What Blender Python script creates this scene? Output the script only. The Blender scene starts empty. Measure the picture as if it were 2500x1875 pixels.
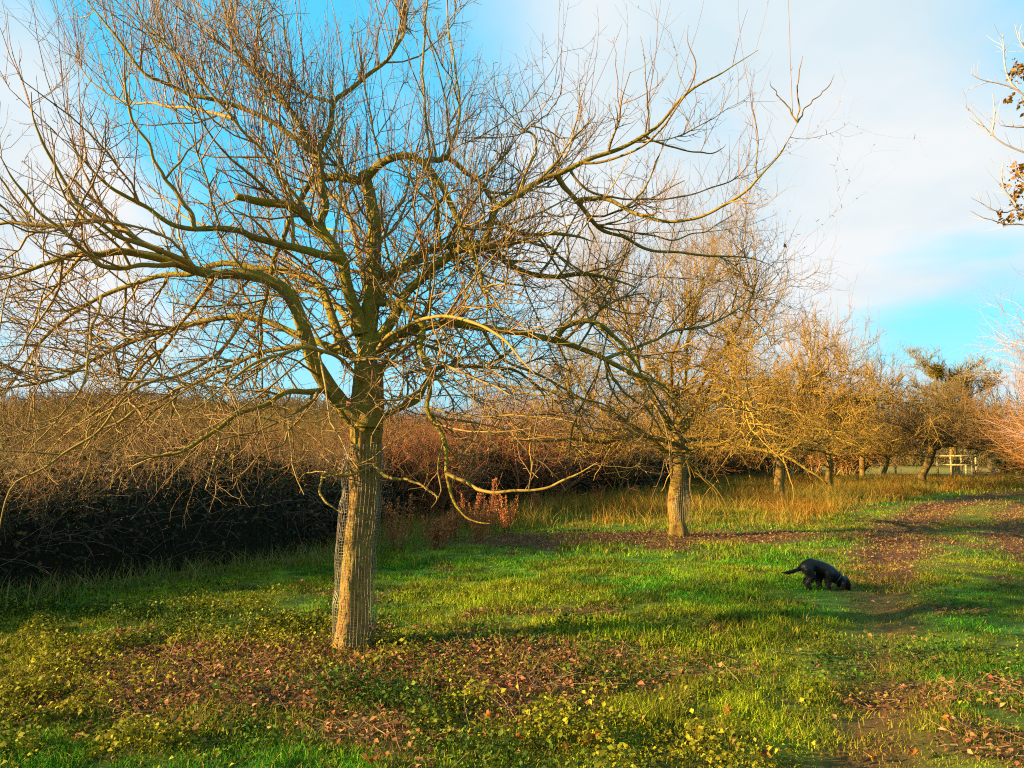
import bpy, math
import numpy as np
from mathutils import Vector

# ------------------------------------------------------------------ camera, sky, sun, exposure
sc = bpy.context.scene
COL = sc.collection
F = 1877.0; CX = 1250.0; CY = 937.5; CAMH = 1.6
TH = math.radians(5.34)
cam = bpy.data.cameras.new("camera"); cam.sensor_width = 36.0; cam.lens = 36.0 * F / 2500.0
cam.clip_start = 0.05; cam.clip_end = 5000
camo = bpy.data.objects.new("camera", cam); COL.objects.link(camo)
camo.location = (0, 0, CAMH); camo.rotation_euler = (math.pi / 2 + TH, 0, 0)
sc.camera = camo
sc.render.resolution_x = 1024; sc.render.resolution_y = 768

SUN_AZ = math.atan2(-.962, -.27)          # clockwise from +Y
SUN_EL = math.radians(16)
sd = Vector((math.sin(SUN_AZ) * math.cos(SUN_EL), math.cos(SUN_AZ) * math.cos(SUN_EL), math.sin(SUN_EL)))
sl = bpy.data.lights.new("sun", 'SUN'); sl.energy = 5.0; sl.angle = math.radians(.5); sl.color = (1.0, .71, .35)
so = bpy.data.objects.new("sun", sl); COL.objects.link(so)
so.rotation_euler = (-sd).to_track_quat('-Z', 'Y').to_euler(); so.location = sd * 50

w = bpy.data.worlds.new("World"); sc.world = w; w.use_nodes = True
nt = w.node_tree; N = nt.nodes; L = nt.links
def wn(t, **k):
    n = N.new(t)
    for a, b in k.items(): setattr(n, a, b)
    return n
bg = N['Background']; bg.inputs[1].default_value = 0.044
sky = wn('ShaderNodeTexSky', sky_type='NISHITA', sun_disc=False, sun_elevation=SUN_EL, sun_rotation=SUN_AZ)
sky.air_density = 1.0; sky.dust_density = .6; sky.ozone_density = 1.6
tc = wn('ShaderNodeTexCoord')
def wmath(op, a, b=None, c=None, clamp=False):
    n = wn('ShaderNodeMath', operation=op); n.use_clamp = clamp
    for i, v in enumerate((a, b, c)):
        if v is None: continue
        if isinstance(v, (int, float)): n.inputs[i].default_value = v
        else: L.new(v, n.inputs[i])
    return n.outputs[0]
nrm = wn('ShaderNodeVectorMath', operation='NORMALIZE'); L.new(tc.outputs['Generated'], nrm.inputs[0])
DIR = nrm.outputs[0]
sep = wn('ShaderNodeSeparateXYZ'); L.new(DIR, sep.inputs[0])
def pixdir(px, py):
    u = (px - CX) / F; v = (CY - py) / F
    d = Vector((u, math.cos(TH) - math.sin(TH) * v, math.sin(TH) + math.cos(TH) * v)); return d.normalized()
# the sky's own blue, pushed to the photograph's cyan
tint = wn('ShaderNodeMix', data_type='RGBA', blend_type='MULTIPLY'); tint.inputs[0].default_value = 1
L.new(sky.outputs[0], tint.inputs[6]); tint.inputs[7].default_value = (.5, 2.2, 2.6, 1)
tn2 = wn('ShaderNodeMix', data_type='RGBA'); tn2.inputs[0].default_value = .72; L.new(tint.outputs[2], tn2.inputs[6]); tn2.inputs[7].default_value = (.75, 4.1, 5.9, 1)
pm = wn('ShaderNodeMapRange', interpolation_type='SMOOTHSTEP'); L.new(sep.outputs[2], pm.inputs[0]); pm.inputs[1].default_value = .30; pm.inputs[2].default_value = .02; pm.inputs[3].default_value = 0; pm.inputs[4].default_value = .8
tn3 = wn('ShaderNodeMix', data_type='RGBA'); L.new(pm.outputs[0], tn3.inputs[0]); L.new(tn2.outputs[2], tn3.inputs[6]); tn3.inputs[7].default_value = (2.9, 5.0, 5.8, 1)
# clouds: noise on a flat layer high above, plus broad banks in chosen directions
zc = wmath('ADD', wmath('MAXIMUM', sep.outputs[2], 0.0), .13)
cmb = wn('ShaderNodeCombineXYZ')
L.new(wmath('DIVIDE', sep.outputs[0], zc), cmb.inputs[0]); L.new(wmath('DIVIDE', sep.outputs[1], zc), cmb.inputs[1])
n1 = wn('ShaderNodeTexNoise'); n1.inputs['Scale'].default_value = 1.15; n1.inputs['Detail'].default_value = 6
n1.inputs['Roughness'].default_value = .47; n1.inputs['Distortion'].default_value = .3
L.new(cmb.outputs[0], n1.inputs['Vector'])
cl = wmath('MULTIPLY_ADD', n1.outputs[0], 3.6, -1.55)
def blob(px, py, rad, amp):
    global cl
    d = wn('ShaderNodeVectorMath', operation='DOT_PRODUCT'); L.new(DIR, d.inputs[0]); d.inputs[1].default_value = pixdir(px, py)
    m = wn('ShaderNodeMapRange', interpolation_type='SMOOTHSTEP'); L.new(d.outputs['Value'], m.inputs[0])
    m.inputs[1].default_value = math.cos(math.radians(rad)); m.inputs[2].default_value = 1
    m.inputs[3].default_value = 0; m.inputs[4].default_value = amp
    cl = wmath('ADD', cl, m.outputs[0])
for b in [(-50, 330, 11, .75), (0, 60, 6, .4), (100, 600, 9, .4), (450, 130, 9, -.5), (700, 250, 14, -.55), (750, 800, 15, -.65), (250, 640, 5, .3), (1250, 880, 12, -.25), (1180, 100, 8, -.3),
          (1750, 350, 20, .8), (2350, 300, 16, .55), (2250, 850, 8, .25), (1500, 620, 12, .45), (2300, 760, 7, -.5), (2150, 650, 6, -.3), (2200, 60, 12, .35), (300, 950, 10, .5), (900, 950, 9, .25)]:
    blob(*b)
cm = wn('ShaderNodeMapRange', interpolation_type='SMOOTHSTEP'); L.new(cl, cm.inputs[0])
cm.inputs[1].default_value = -.25; cm.inputs[2].default_value = 1.15
n2 = wn('ShaderNodeTexNoise'); n2.inputs['Scale'].default_value = 1.3; n2.inputs['Detail'].default_value = 4; L.new(cmb.outputs[0], n2.inputs['Vector'])
cr = wn('ShaderNodeMapRange'); L.new(n2.outputs[0], cr.inputs[0]); cr.inputs[1].default_value = .36; cr.inputs[2].default_value = .62
cc = wn('ShaderNodeMix', data_type='RGBA'); L.new(cr.outputs[0], cc.inputs[0])
cc.inputs[6].default_value = (3.9, 4.75, 5.2, 1); cc.inputs[7].default_value = (5.2, 5.35, 5.45, 1)
mx = wn('ShaderNodeMix', data_type='RGBA'); L.new(cm.outputs[0], mx.inputs[0]); L.new(tn3.outputs[2], mx.inputs[6]); L.new(cc.outputs[2], mx.inputs[7])
L.new(mx.outputs[2], bg.inputs[0])

sc.view_settings.view_transform = 'Standard'; sc.view_settings.look = 'None'
sc.view_settings.exposure = 2.0; sc.view_settings.gamma = 1.0
sc.cycles.max_bounces = 5; sc.cycles.diffuse_bounces = 2; sc.cycles.glossy_bounces = 2; sc.cycles.transmission_bounces = 4
sc.cycles.transparent_max_bounces = 8
sc.cycles.use_denoising = False; sc.cycles.filter_width = 1.1

# ------------------------------------------------------------------ helpers
def P(px, py, y):
    """point seen at a photograph pixel at forward distance y"""
    u = (px - CX) / F; v = (CY - py) / F
    k = y / (math.cos(TH) - math.sin(TH) * v)
    return np.array([u * k, y, CAMH + (math.sin(TH) + math.cos(TH) * v) * k])

_r = np.random.RandomState(5)
_perm = _r.rand(256, 256)
def vnoise(x, y):
    x = np.asarray(x, float); y = np.asarray(y, float)
    xi = np.floor(x).astype(int); yi = np.floor(y).astype(int)
    fx = x - xi; fy = y - yi; fx = fx * fx * (3 - 2 * fx); fy = fy * fy * (3 - 2 * fy)
    g = lambda a, b: _perm[a & 255, b & 255]
    return (g(xi, yi) * (1 - fx) + g(xi + 1, yi) * fx) * (1 - fy) + (g(xi, yi + 1) * (1 - fx) + g(xi + 1, yi + 1) * fx) * fy
def fbm(x, y, o=4):
    s = 0; a = .5; n = 0
    for i in range(o):
        s = s + a * vnoise(x * 2 ** i + 17 * i, y * 2 ** i + 31 * i); n += a; a *= .5
    return s / n
def sstep(a, b, x):
    t = np.clip((x - a) / (b - a), 0, 1); return t * t * (3 - 2 * t)
def mixc(a, b, t): return a * (1 - t[:, None]) + b * t[:, None]

def build(name, V, faces, col=None, mat=None, parent=None, smooth=False):
    """one mesh object from numpy arrays; faces is a list of (n,k) index arrays"""
    me = bpy.data.meshes.new(name)
    V = np.ascontiguousarray(V, dtype=np.float32)
    me.vertices.add(len(V)); me.vertices.foreach_set('co', V.ravel())
    faces = [f for f in faces if len(f)]
    li = np.concatenate([f.ravel() for f in faces]).astype(np.int32)
    cnt = np.concatenate([np.full(len(f), f.shape[1]) for f in faces]).astype(np.int32)
    st = np.concatenate([[0], np.cumsum(cnt)[:-1]]).astype(np.int32)
    me.loops.add(len(li)); me.loops.foreach_set('vertex_index', li)
    me.polygons.add(len(cnt)); me.polygons.foreach_set('loop_start', st)
    if smooth: me.polygons.foreach_set('use_smooth', np.ones(len(cnt), bool))
    me.update(calc_edges=True)
    if col is not None:
        a = me.color_attributes.new('Col', 'FLOAT_COLOR', 'POINT')
        c = np.ones((len(V), 4), np.float32); c[:, :3] = col; a.data.foreach_set('color', c.ravel())
    if mat: me.materials.append(mat)
    o = bpy.data.objects.new(name, me); COL.objects.link(o)
    if parent: o.parent = parent
    return o
def empty(name, loc=(0, 0, 0), rz=0):
    o = bpy.data.objects.new(name, None); COL.objects.link(o); o.location = loc; o.rotation_euler = (0, 0, rz); return o
def tag(o, label=None, cat=None, group=None, kind=None):
    if label: o['label'] = label
    if cat: o['category'] = cat
    if group: o['group'] = group
    if kind: o['kind'] = kind
    return o
def unit(v): return v / np.maximum(np.linalg.norm(v, axis=-1, keepdims=True), 1e-9)

def tubes(Pt, R, sides, rng=None, squash=0):
    """Pt (N,K,3), R (N,K) -> verts, quads"""
    n, k, _ = Pt.shape
    t = np.gradient(Pt, axis=1); t = unit(t)
    ref = np.tile(np.array([.31, .17, .93]), (n, 1))
    m = unit(Pt[:, -1] - Pt[:, 0]); bad = np.abs((m * unit(ref)).sum(1)) > .8
    ref[bad] = [.9, .4, .1]
    a = unit(np.cross(t, ref[:, None, :])); b = np.cross(t, a)
    an = np.arange(sides) * 2 * math.pi / sides
    V = Pt[:, :, None, :] + R[:, :, None, None] * (a[:, :, None, :] * np.cos(an)[None, None, :, None] + b[:, :, None, :] * np.sin(an)[None, None, :, None])
    base = (np.arange(n) * k * sides)[:, None, None]; i = (np.arange(k - 1) * sides)[None, :, None]; j = np.arange(sides)[None, None, :]; j2 = (j + 1) % sides
    A = base + i + j; B = base + i + j2; C = B + sides; D = A + sides
    Q = np.stack([np.broadcast_to(x, (n, k - 1, sides)) for x in (A, D, C, B)], -1).reshape(-1, 4)
    return V.reshape(-1, 3), Q
class Mesh:
    def __init__(s): s.v = []; s.f = {}; s.c = []; s.n = 0
    def add(s, V, Fc, col):
        s.v.append(V); s.f.setdefault(Fc.shape[1], []).append(Fc + s.n)
        s.c.append(np.broadcast_to(np.asarray(col, float), (len(V), 3))); s.n += len(V)
    def tubes(s, Pt, R, sides, col):
        if len(Pt) == 0: return
        V, Q = tubes(Pt, R, sides); col = np.asarray(col, float)
        if col.ndim == 3: col = np.repeat(col.reshape(-1, 3), sides, axis=0)
        elif col.ndim == 2: col = np.repeat(col, Pt.shape[1] * sides, axis=0)
        s.add(V, Q, col)
    def build(s, name, mat, parent=None, smooth=False):
        return build(name, np.concatenate(s.v), [np.concatenate(f) for f in s.f.values()], np.concatenate(s.c), mat, parent, smooth)

def spline(pts, K):
    p = np.asarray(pts, float); n = len(p)
    pp = np.vstack([2 * p[0] - p[1], p, 2 * p[-1] - p[-2]])
    d = np.concatenate([[0], np.cumsum(np.linalg.norm(np.diff(p[:, :3], axis=0), axis=1))]); s = np.linspace(0, d[-1], K)
    out = []
    for x in s:
        i = min(max(np.searchsorted(d, x, side='right') - 1, 0), n - 2); u = (x - d[i]) / max(d[i + 1] - d[i], 1e-9)
        a, b, c, e = pp[i], pp[i + 1], pp[i + 2], pp[i + 3]
        out.append(.5 * ((2 * b) + (-a + c) * u + (2 * a - 5 * b + 4 * c - e) * u * u + (-a + 3 * b - 3 * c + e) * u ** 3))
    return np.array(out)

def grow(rng, st, dr, ln, K, wander, trop):
    """random walks: st,dr (N,3), ln (N,), trop (N,) or scalar = upward pull per step"""
    n = len(st); out = np.zeros((n, K, 3)); out[:, 0] = st; d = unit(dr.copy()); step = (ln / (K - 1))[:, None]
    tr = np.broadcast_to(np.asarray(trop, float), (n,))
    for k in range(1, K):
        d = d + rng.randn(n, 3) * wander; d[:, 2] += tr; d = unit(d); out[:, k] = out[:, k - 1] + d * step
    return out
def spawn(rng, Pt, R, n, t0=.1, t1=1.0, weight=None):
    """n random points on polylines: position, tangent, radius, height"""
    N_, K = Pt.shape[:2]
    ln = np.linalg.norm(np.diff(Pt, axis=1), axis=2).sum(1)
    wgt = ln if weight is None else ln * weight
    idx = rng.choice(N_, n, p=wgt / wgt.sum()); t = (t0 + (t1 - t0) * rng.rand(n)) * (K - 1)
    i = np.minimum(t.astype(int), K - 2); u = (t - i)[:, None]
    p = Pt[idx, i] * (1 - u) + Pt[idx, i + 1] * u; tg = unit(Pt[idx, i + 1] - Pt[idx, i])
    r = R[idx, i] * (1 - u[:, 0]) + R[idx, i + 1] * u[:, 0]
    return p, tg, r, idx, t / (K - 1)
def sideways(rng, tg, spread, up, fwd=.5):
    q = rng.randn(len(tg), 3); q -= (q * tg).sum(1)[:, None] * tg; q = unit(q)
    d = tg * fwd + q * spread
    d[:, 2] += up
    return unit(d)

# ------------------------------------------------------------------ materials
def material(name, rough=.85, transl=0, nscale=0, namt=0, bump=0, bscale=60, stretch=None, lichen=0, spec=.2):
    m = bpy.data.materials.new(name); m.use_nodes = True; t = m.node_tree; nd = t.nodes; lk = t.links
    b = nd['Principled BSDF']; b.inputs['Roughness'].default_value = rough; b.inputs['Specular IOR Level'].default_value = spec
    a = nd.new('ShaderNodeAttribute'); a.attribute_name = 'Col'; c = a.outputs['Color']
    g = nd.new('ShaderNodeTexCoord'); vec = g.outputs['Object']
    if stretch:
        mp = nd.new('ShaderNodeMapping'); mp.inputs['Scale'].default_value = stretch; lk.new(vec, mp.inputs[0]); vec = mp.outputs[0]
    if namt:
        n = nd.new('ShaderNodeTexNoise'); n.inputs['Scale'].default_value = nscale; n.inputs['Detail'].default_value = 6; n.inputs['Roughness'].default_value = .65; lk.new(vec, n.inputs['Vector'])
        r = nd.new('ShaderNodeMapRange'); lk.new(n.outputs[0], r.inputs[0]); r.inputs[1].default_value = .3; r.inputs[2].default_value = .7
        r.inputs[3].default_value = 1 - namt; r.inputs[4].default_value = 1 + namt * .6
        x = nd.new('ShaderNodeMix'); x.data_type = 'RGBA'; x.blend_type = 'MULTIPLY'; x.inputs[0].default_value = 1; lk.new(c, x.inputs[6]); lk.new(r.outputs[0], x.inputs[7]); c = x.outputs[2]
    if lichen:
        n = nd.new('ShaderNodeTexNoise'); n.inputs['Scale'].default_value = 7; n.inputs['Detail'].default_value = 5; n.inputs['Roughness'].default_value = .7; lk.new(g.outputs['Object'], n.inputs['Vector'])
        r = nd.new('ShaderNodeMapRange'); lk.new(n.outputs[0], r.inputs[0]); r.inputs[1].default_value = .44; r.inputs[2].default_value = .56; r.inputs[4].default_value = lichen
        x = nd.new('ShaderNodeMix'); x.data_type = 'RGBA'; lk.new(r.outputs[0], x.inputs[0]); lk.new(c, x.inputs[6]); x.inputs[7].default_value = (.30, .25, .015, 1); c = x.outputs[2]
    lk.new(c, b.inputs['Base Color'])
    if bump:
        n = nd.new('ShaderNodeTexNoise'); n.inputs['Scale'].default_value = bscale; n.inputs['Detail'].default_value = 5; n.inputs['Roughness'].default_value = .7; lk.new(vec, n.inputs['Vector'])
        bp = nd.new('ShaderNodeBump'); bp.inputs['Strength'].default_value = bump; bp.inputs['Distance'].default_value = .03; lk.new(n.outputs[0], bp.inputs['Height']); lk.new(bp.outputs[0], b.inputs['Normal'])
    if transl:
        tr = nd.new('ShaderNodeBsdfTranslucent'); lk.new(c, tr.inputs[0]); ms = nd.new('ShaderNodeMixShader'); ms.inputs[0].default_value = transl
        lk.new(b.outputs[0], ms.inputs[1]); lk.new(tr.outputs[0], ms.inputs[2]); lk.new(ms.outputs[0], nd['Material Output'].inputs[0])
    return m
M_soil = material('soil_and_turf', .95, nscale=9, namt=.45, bump=.6, bscale=14)
M_grass = material('grass_blades', .6, transl=.35, spec=.12)
M_straw = material('dry_straw', .7, transl=.3)
M_leaf = material('leaves', .6, transl=.3, spec=.12)
M_gloss = material('bramble_leaves', .55, transl=.12, spec=.12)
M_trunk = material('trunk_bark', .95, nscale=6, namt=.6, bump=1.0, bscale=9, stretch=(5, 5, 2.6), lichen=.35)
M_limb = material('limb_bark', .9, nscale=26, namt=.4, bump=.9, bscale=45, lichen=.6)
M_bark = material('row_tree_bark', .9, nscale=26, namt=.4, bump=.8, bscale=45, lichen=.2)
M_twig = material('twig_bark', .75, spec=.25)
M_fur = material('black_fur', .5, spec=.3, nscale=30, namt=.4)
M_wire = material('galvanised_wire', .4, spec=.6)
M_wire.node_tree.nodes['Principled BSDF'].inputs['Metallic'].default_value = .6
M_wood = material('weathered_wood', .85, nscale=12, namt=.3)

# ------------------------------------------------------------------ terrain
HA = np.array([-5.8, 8.7]); HB = np.array([-3.1, 12.7])    # front line of the bramble hedge
hedge_line = np.array([[-13.5, -2.0], [-9.6, 3.2], [-5.9, 8.7], [-3.4, 12.6], [-2.75, 17.0], [-1.5, 20.5], [1.3, 26.5], [5.4, 33.0], [9.5, 41.0], [18.5, 60.0], [30, 88]])
def hedge_x(y): return np.interp(y, hedge_line[:, 1], hedge_line[:, 0])
track = np.array([[-2.5, -4], [0.4, 1.5], [1.8, 4.3], [2.6, 5.7], [4.7, 10], [7.7, 16], [12.6, 23.5], [19, 31], [31, 41], [60, 56]])
def track_x(y): return np.interp(y, track[:, 1], track[:, 0])
def track_d(x, y):
    """signed distance to the right of the left-hand rut"""
    s = (track_x(y + .5) - track_x(y - .5)); return (x - track_x(y)) / np.sqrt(1 + s * s)
def height(x, y):
    x = np.asarray(x, float); y = np.asarray(y, float)
    near = np.exp(-((y - 6) ** 2 + x ** 2) / 900)
    h = (fbm(x * .33 + 9, y * .33, 3) - .5) * .14 * (near + .3) + (fbm(x * 2.1, y * 2.1, 3) - .5) * .05 * near
    ang = x / np.maximum(y, 1)
    h = h + (9.0 + 7 * fbm(x * .012 + 3, y * .01, 2)) * sstep(70, 230, y) * (1 - sstep(-.32, .12, ang)) + 3.0 * sstep(90, 260, y) * (1 - sstep(.1, .45, ang))
    td = track_d(x, y); rut = np.exp(-(td / .28) ** 2) + np.exp(-((td - 2.0) / .28) ** 2)
    return h - rut * .05 * (y < 70)
def rutmask(x, y):
    td = track_d(x, y); n = fbm(x * .8, y * .8, 3)
    wv = np.interp(y, [3, 7, 12, 20, 40], [.3, .32, .5, .65, .85])
    r = np.exp(-(np.abs(td - .1) / wv) ** 2) * 1.1 + np.exp(-((td - 2.1) / (wv * .7)) ** 2) * .9 * np.interp(y, [8, 12], [.1, 1])
    r = r * np.interp(y, [3, 7, 9, 12], [.75, .35, .7, 1.1])
    return np.clip(r * (.25 + 1.5 * n), 0, 1) * (y < 75)
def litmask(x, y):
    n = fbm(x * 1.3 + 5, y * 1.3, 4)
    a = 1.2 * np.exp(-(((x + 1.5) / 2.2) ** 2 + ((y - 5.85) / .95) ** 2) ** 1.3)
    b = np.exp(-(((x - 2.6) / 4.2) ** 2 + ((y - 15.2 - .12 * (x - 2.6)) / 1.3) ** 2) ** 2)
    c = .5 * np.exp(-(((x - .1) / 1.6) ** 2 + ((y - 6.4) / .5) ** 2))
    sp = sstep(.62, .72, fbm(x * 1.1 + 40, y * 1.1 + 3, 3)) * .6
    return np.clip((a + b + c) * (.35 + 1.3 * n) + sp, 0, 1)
GRN = np.array([.068, .225, .006]); YGR = np.array([.22, .28, .006]); OLV = np.array([.13, .13, .008]); STR = np.array([.46, .31, .06]); BRN = np.array([.19, .075, .022]); DRK = np.array([.035, .022, .008])
def grass_col(x, y):
    n1_ = fbm(x * .55 + 3, y * .55 + 8, 3); n2_ = fbm(x * 1.9, y * 1.9 + 50, 3)
    c = mixc(np.tile(GRN, (len(x), 1)), np.tile(YGR, (len(x), 1)), sstep(.38, .62, n1_))
    c = mixc(c, np.tile(OLV, (len(x), 1)), sstep(.5, .68, n2_) * .6)
    n3_ = fbm(x * 5.5 + 9, y * 5.5, 2); c = c * (.3 + 1.4 * n3_)[:, None]
    rm = rutmask(x, y); c = mixc(c, np.tile(np.array([.25, .19, .02]), (len(x), 1)), np.clip(rm, 0, .85))
    gz = sstep(16, 19, y) * (1 - sstep(-2.2, -1.2, track_d(x, y))) * (y < 60); c = mixc(c, np.tile(np.array([.26, .20, .015]), (len(x), 1)), gz * .55)
    td = track_d(x, y); tr = sstep(-1.2, .5, td) * sstep(9, 17, y)      # drier, ochre turf on and beside the far track
    c = mixc(c, np.tile(np.array([.24, .20, .015]), (len(x), 1)), tr * .6)
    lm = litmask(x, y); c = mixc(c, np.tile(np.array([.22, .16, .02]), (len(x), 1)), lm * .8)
    return c
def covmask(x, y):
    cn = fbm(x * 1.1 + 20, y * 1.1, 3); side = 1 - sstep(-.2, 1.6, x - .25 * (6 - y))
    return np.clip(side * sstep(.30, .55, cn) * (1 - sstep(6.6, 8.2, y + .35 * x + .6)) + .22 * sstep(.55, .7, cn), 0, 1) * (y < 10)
def ground_col(x, y):
    g = grass_col(x, y) * .55
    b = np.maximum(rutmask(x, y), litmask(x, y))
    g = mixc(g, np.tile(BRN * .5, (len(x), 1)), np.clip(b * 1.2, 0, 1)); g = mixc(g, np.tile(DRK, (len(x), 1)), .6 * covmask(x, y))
    far = sstep(45, 90, y); n = fbm(x * .02 + 2, y * .012, 3)
    fc = mixc(np.tile(np.array([.20, .16, .015]), (len(x), 1)), np.tile(np.array([.22, .11, .02]), (len(x), 1)), sstep(.42, .58, n))
    return mixc(g, fc, far)
def axis(lo, hi, step, far_lo, far_hi, g=1.09):
    a = list(np.arange(lo, hi + 1e-6, step)); s = step
    while a[-1] < far_hi: s *= g; a.append(a[-1] + s)
    s = step; b = [a[0]]
    while b[-1] > far_lo: s *= g; b.append(b[-1] - s)
    return np.array(b[1:][::-1] + a)
def sheet(xs, ys, fn=None):
    X, Y = np.meshgrid(xs, ys); x = X.ravel(); y = Y.ravel(); nx, ny = len(xs), len(ys)
    i = (np.arange(ny - 1) * nx)[:, None] + np.arange(nx - 1)[None, :]
    Fq = np.stack([i, i + 1, i + nx + 1, i + nx], -1).reshape(-1, 4)
    return x, y, Fq
x, y, Fq = sheet(axis(-7, 12, .11, -1500, 1500), axis(2.5, 17, .11, -300, 2500))
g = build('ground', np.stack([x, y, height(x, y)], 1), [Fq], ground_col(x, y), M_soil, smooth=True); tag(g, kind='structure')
# the worn wheel track
ty = np.concatenate([np.arange(2.0, 20, .12), np.arange(20, 55, .4)]); tw = np.linspace(-1.1, 3.1, 36)
T_, W_ = np.meshgrid(ty, tw, indexing='ij'); s_ = (track_x(T_ + .5) - track_x(T_ - .5)); px_ = track_x(T_) + W_ * np.sqrt(1 + s_ * s_)
x = px_.ravel(); y = T_.ravel(); nx, ny = len(tw), len(ty); i = (np.arange(ny - 1) * nx)[:, None] + np.arange(nx - 1)[None, :]
Fq = np.stack([i, i + 1, i + nx + 1, i + nx], -1).reshape(-1, 4)
edge = np.minimum(sstep(-1.1, -.8, W_), 1 - sstep(2.8, 3.1, W_)).ravel()
g = build('path', np.stack([x, y, height(x, y) + .006 * edge - .004 * (1 - edge)], 1), [Fq], ground_col(x, y), M_soil, smooth=True); tag(g, kind='structure')

# ------------------------------------------------------------------ grass and ground cover
def infrustum(rng, n, y0, y1, margin=1.2, power=1.0):
    """points spread evenly over the seen wedge of ground between y0 and y1"""
    u = rng.rand(n); y = np.sqrt(y0 ** 2 + u * (y1 ** 2 - y0 ** 2)); x = (rng.rand(n) * 2 - 1) * (.67 * y + margin); return x, y
def blades(m, rng, x, y, h, wd, col, lean=.45, K=4):
    n = len(x); z = height(x, y); st = np.stack([x, y, z - .01], 1)
    a = rng.rand(n) * 2 * math.pi; d = np.stack([np.cos(a), np.sin(a), np.zeros(n)], 1); l = (rng.rand(n) * lean + .08)[:, None]
    t = np.linspace(0, 1, K)[None, :, None]
    C = st[:, None, :] + t * np.array([0, 0, 1.]) * h[:, None, None] * (1 - .35 * l[:, :, None] * t) + d[:, None, :] * (l * h[:, None])[:, :, None] * t ** 2
    b = rng.rand(n) * 2 * math.pi; s = np.stack([np.cos(b), np.sin(b), np.zeros(n)], 1)[:, None, :] * wd[:, None, None]
    wv = np.array([1, .9, .6, 0.03])[None, :, None] if K == 4 else np.array([1, .8, .03])[None, :, None]
    V = np.stack([C - s * wv, C + s * wv], 2).reshape(-1, 3)
    base = (np.arange(n) * K * 2)[:, None]; i = (np.arange(K - 1) * 2)[None, :]; A = base + i
    Q = np.stack([A, A + 1, A + 3, A + 2], -1).reshape(-1, 4)
    m.add(V, Q, np.repeat(col, K * 2, axis=0))
def cull(x, y, extra=0):
    return (x > hedge_x(y) + .25 + extra)
rng = np.random.RandomState(11)
m = Mesh()
for n, y0, y1, h0, w0, K in [(250000, 3.2, 6.5, .048, .0026, 4), (270000, 6.5, 12, .052, .0042, 3), (170000, 12, 24, .065, .007, 3), (90000, 24, 60, .11, .016, 3)]:
    x, y = infrustum(rng, n, y0, y1); k = cull(x, y); x, y = x[k], y[k]
    b = np.maximum(rutmask(x, y) * np.interp(y, [6, 8], [.85, .6]), litmask(x, y) * .85); cl_ = fbm(x * 3.3, y * 3.3, 2)
    k = rng.rand(len(x)) > np.maximum(b, .6 * covmask(x, y)); k &= rng.rand(len(x)) < .12 + 1.1 * sstep(.22, .62, cl_); x, y, cl_ = x[k], y[k], cl_[k]
    tuft = sstep(.5, .75, fbm(x * .8 + 70, y * .8, 3)); hh = h0 * (.5 + 1.0 * rng.rand(len(x))) * (.6 + 1.0 * tuft + .6 * cl_); td = track_d(x, y)
    hh = hh * np.where((td > -.6) & (td < 2.8), .75, 1) * (1 - .25 * (np.hypot((x - 3.6) / .7, (y - 9.0) / .8) < 1))
    c = grass_col(x, y) * (.35 + 1.15 * rng.rand(len(x)) ** 1.3)[:, None]
    st = rng.rand(len(x)) < .09; c[st] = STR * .9 * (.5 + .7 * rng.rand(st.sum()))[:, None]
    blades(m, rng, x, y, hh, w0 * (.6 + .8 * rng.rand(len(x))), c, lean=.9, K=K)
g = m.build('grass', M_grass); tag(g, 'vivid green and olive winter grass covering the orchard floor', 'grass', kind='stuff')

# tall golden dead grass between the tree row and the track, and along the hedge foot
m = Mesh(); rng = np.random.RandomState(12)
x, y = infrustum(rng, 420000, 13, 52); td = track_d(x, y); dh = x - hedge_x(y)
rag = fbm(x * .45 + 4, y * .45, 3)
p = sstep(16.5, 19, y) * sstep(.7, 2.2, dh) * (1 - sstep(-2.6, -1.2, td + (rag - .5) * 3)) * (.06 + 1.25 * sstep(.38, .6, rag)) + .5 * (1 - sstep(.5, 2.2, dh)) * (dh > 0)
k = (rng.rand(len(x)) < p); x, y = x[k], y[k]; n = len(x); rr = rng.rand(n)
c = mixc(np.tile(np.array([.40, .235, .035]), (n, 1)), np.tile(np.array([.20, .20, .012]), (n, 1)), np.clip(rr ** 2 + .9 * (fbm(x * .9 + 60, y * .9, 2) - .45), 0, 1)) * (.5 + .7 * rng.rand(n))[:, None]
red = fbm(x * .5 + 90, y * .5, 2) > .56; c[red] *= np.array([1.0, .7, .5])
blades(m, rng, x, y, (.22 + .5 * rng.rand(n) ** 1.6) * (.55 + .8 * fbm(x * .6, y * .6, 2)), .003 + .006 * rng.rand(n) * y / 30, c, lean=.8, K=4)
x = hedge_x(np.linspace(5, 30, 9000)) + .1 + 1.3 * rng.rand(9000) ** 1.5; y = np.linspace(5, 30, 9000) + rng.randn(9000) * .2; n = len(x)
c = mixc(np.tile(np.array([.30, .20, .06]), (n, 1)), np.tile(np.array([.08, .14, .01]), (n, 1)), rng.rand(n))
blades(m, rng, x, y, .15 + .3 * rng.rand(n) ** 2, .003 + .003 * rng.rand(n), c, lean=1.0, K=4)
g = m.build('dry_grass', M_straw); tag(g, 'tall golden dead grass standing between the tree row and the worn track', 'dry grass', kind='stuff')

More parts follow.
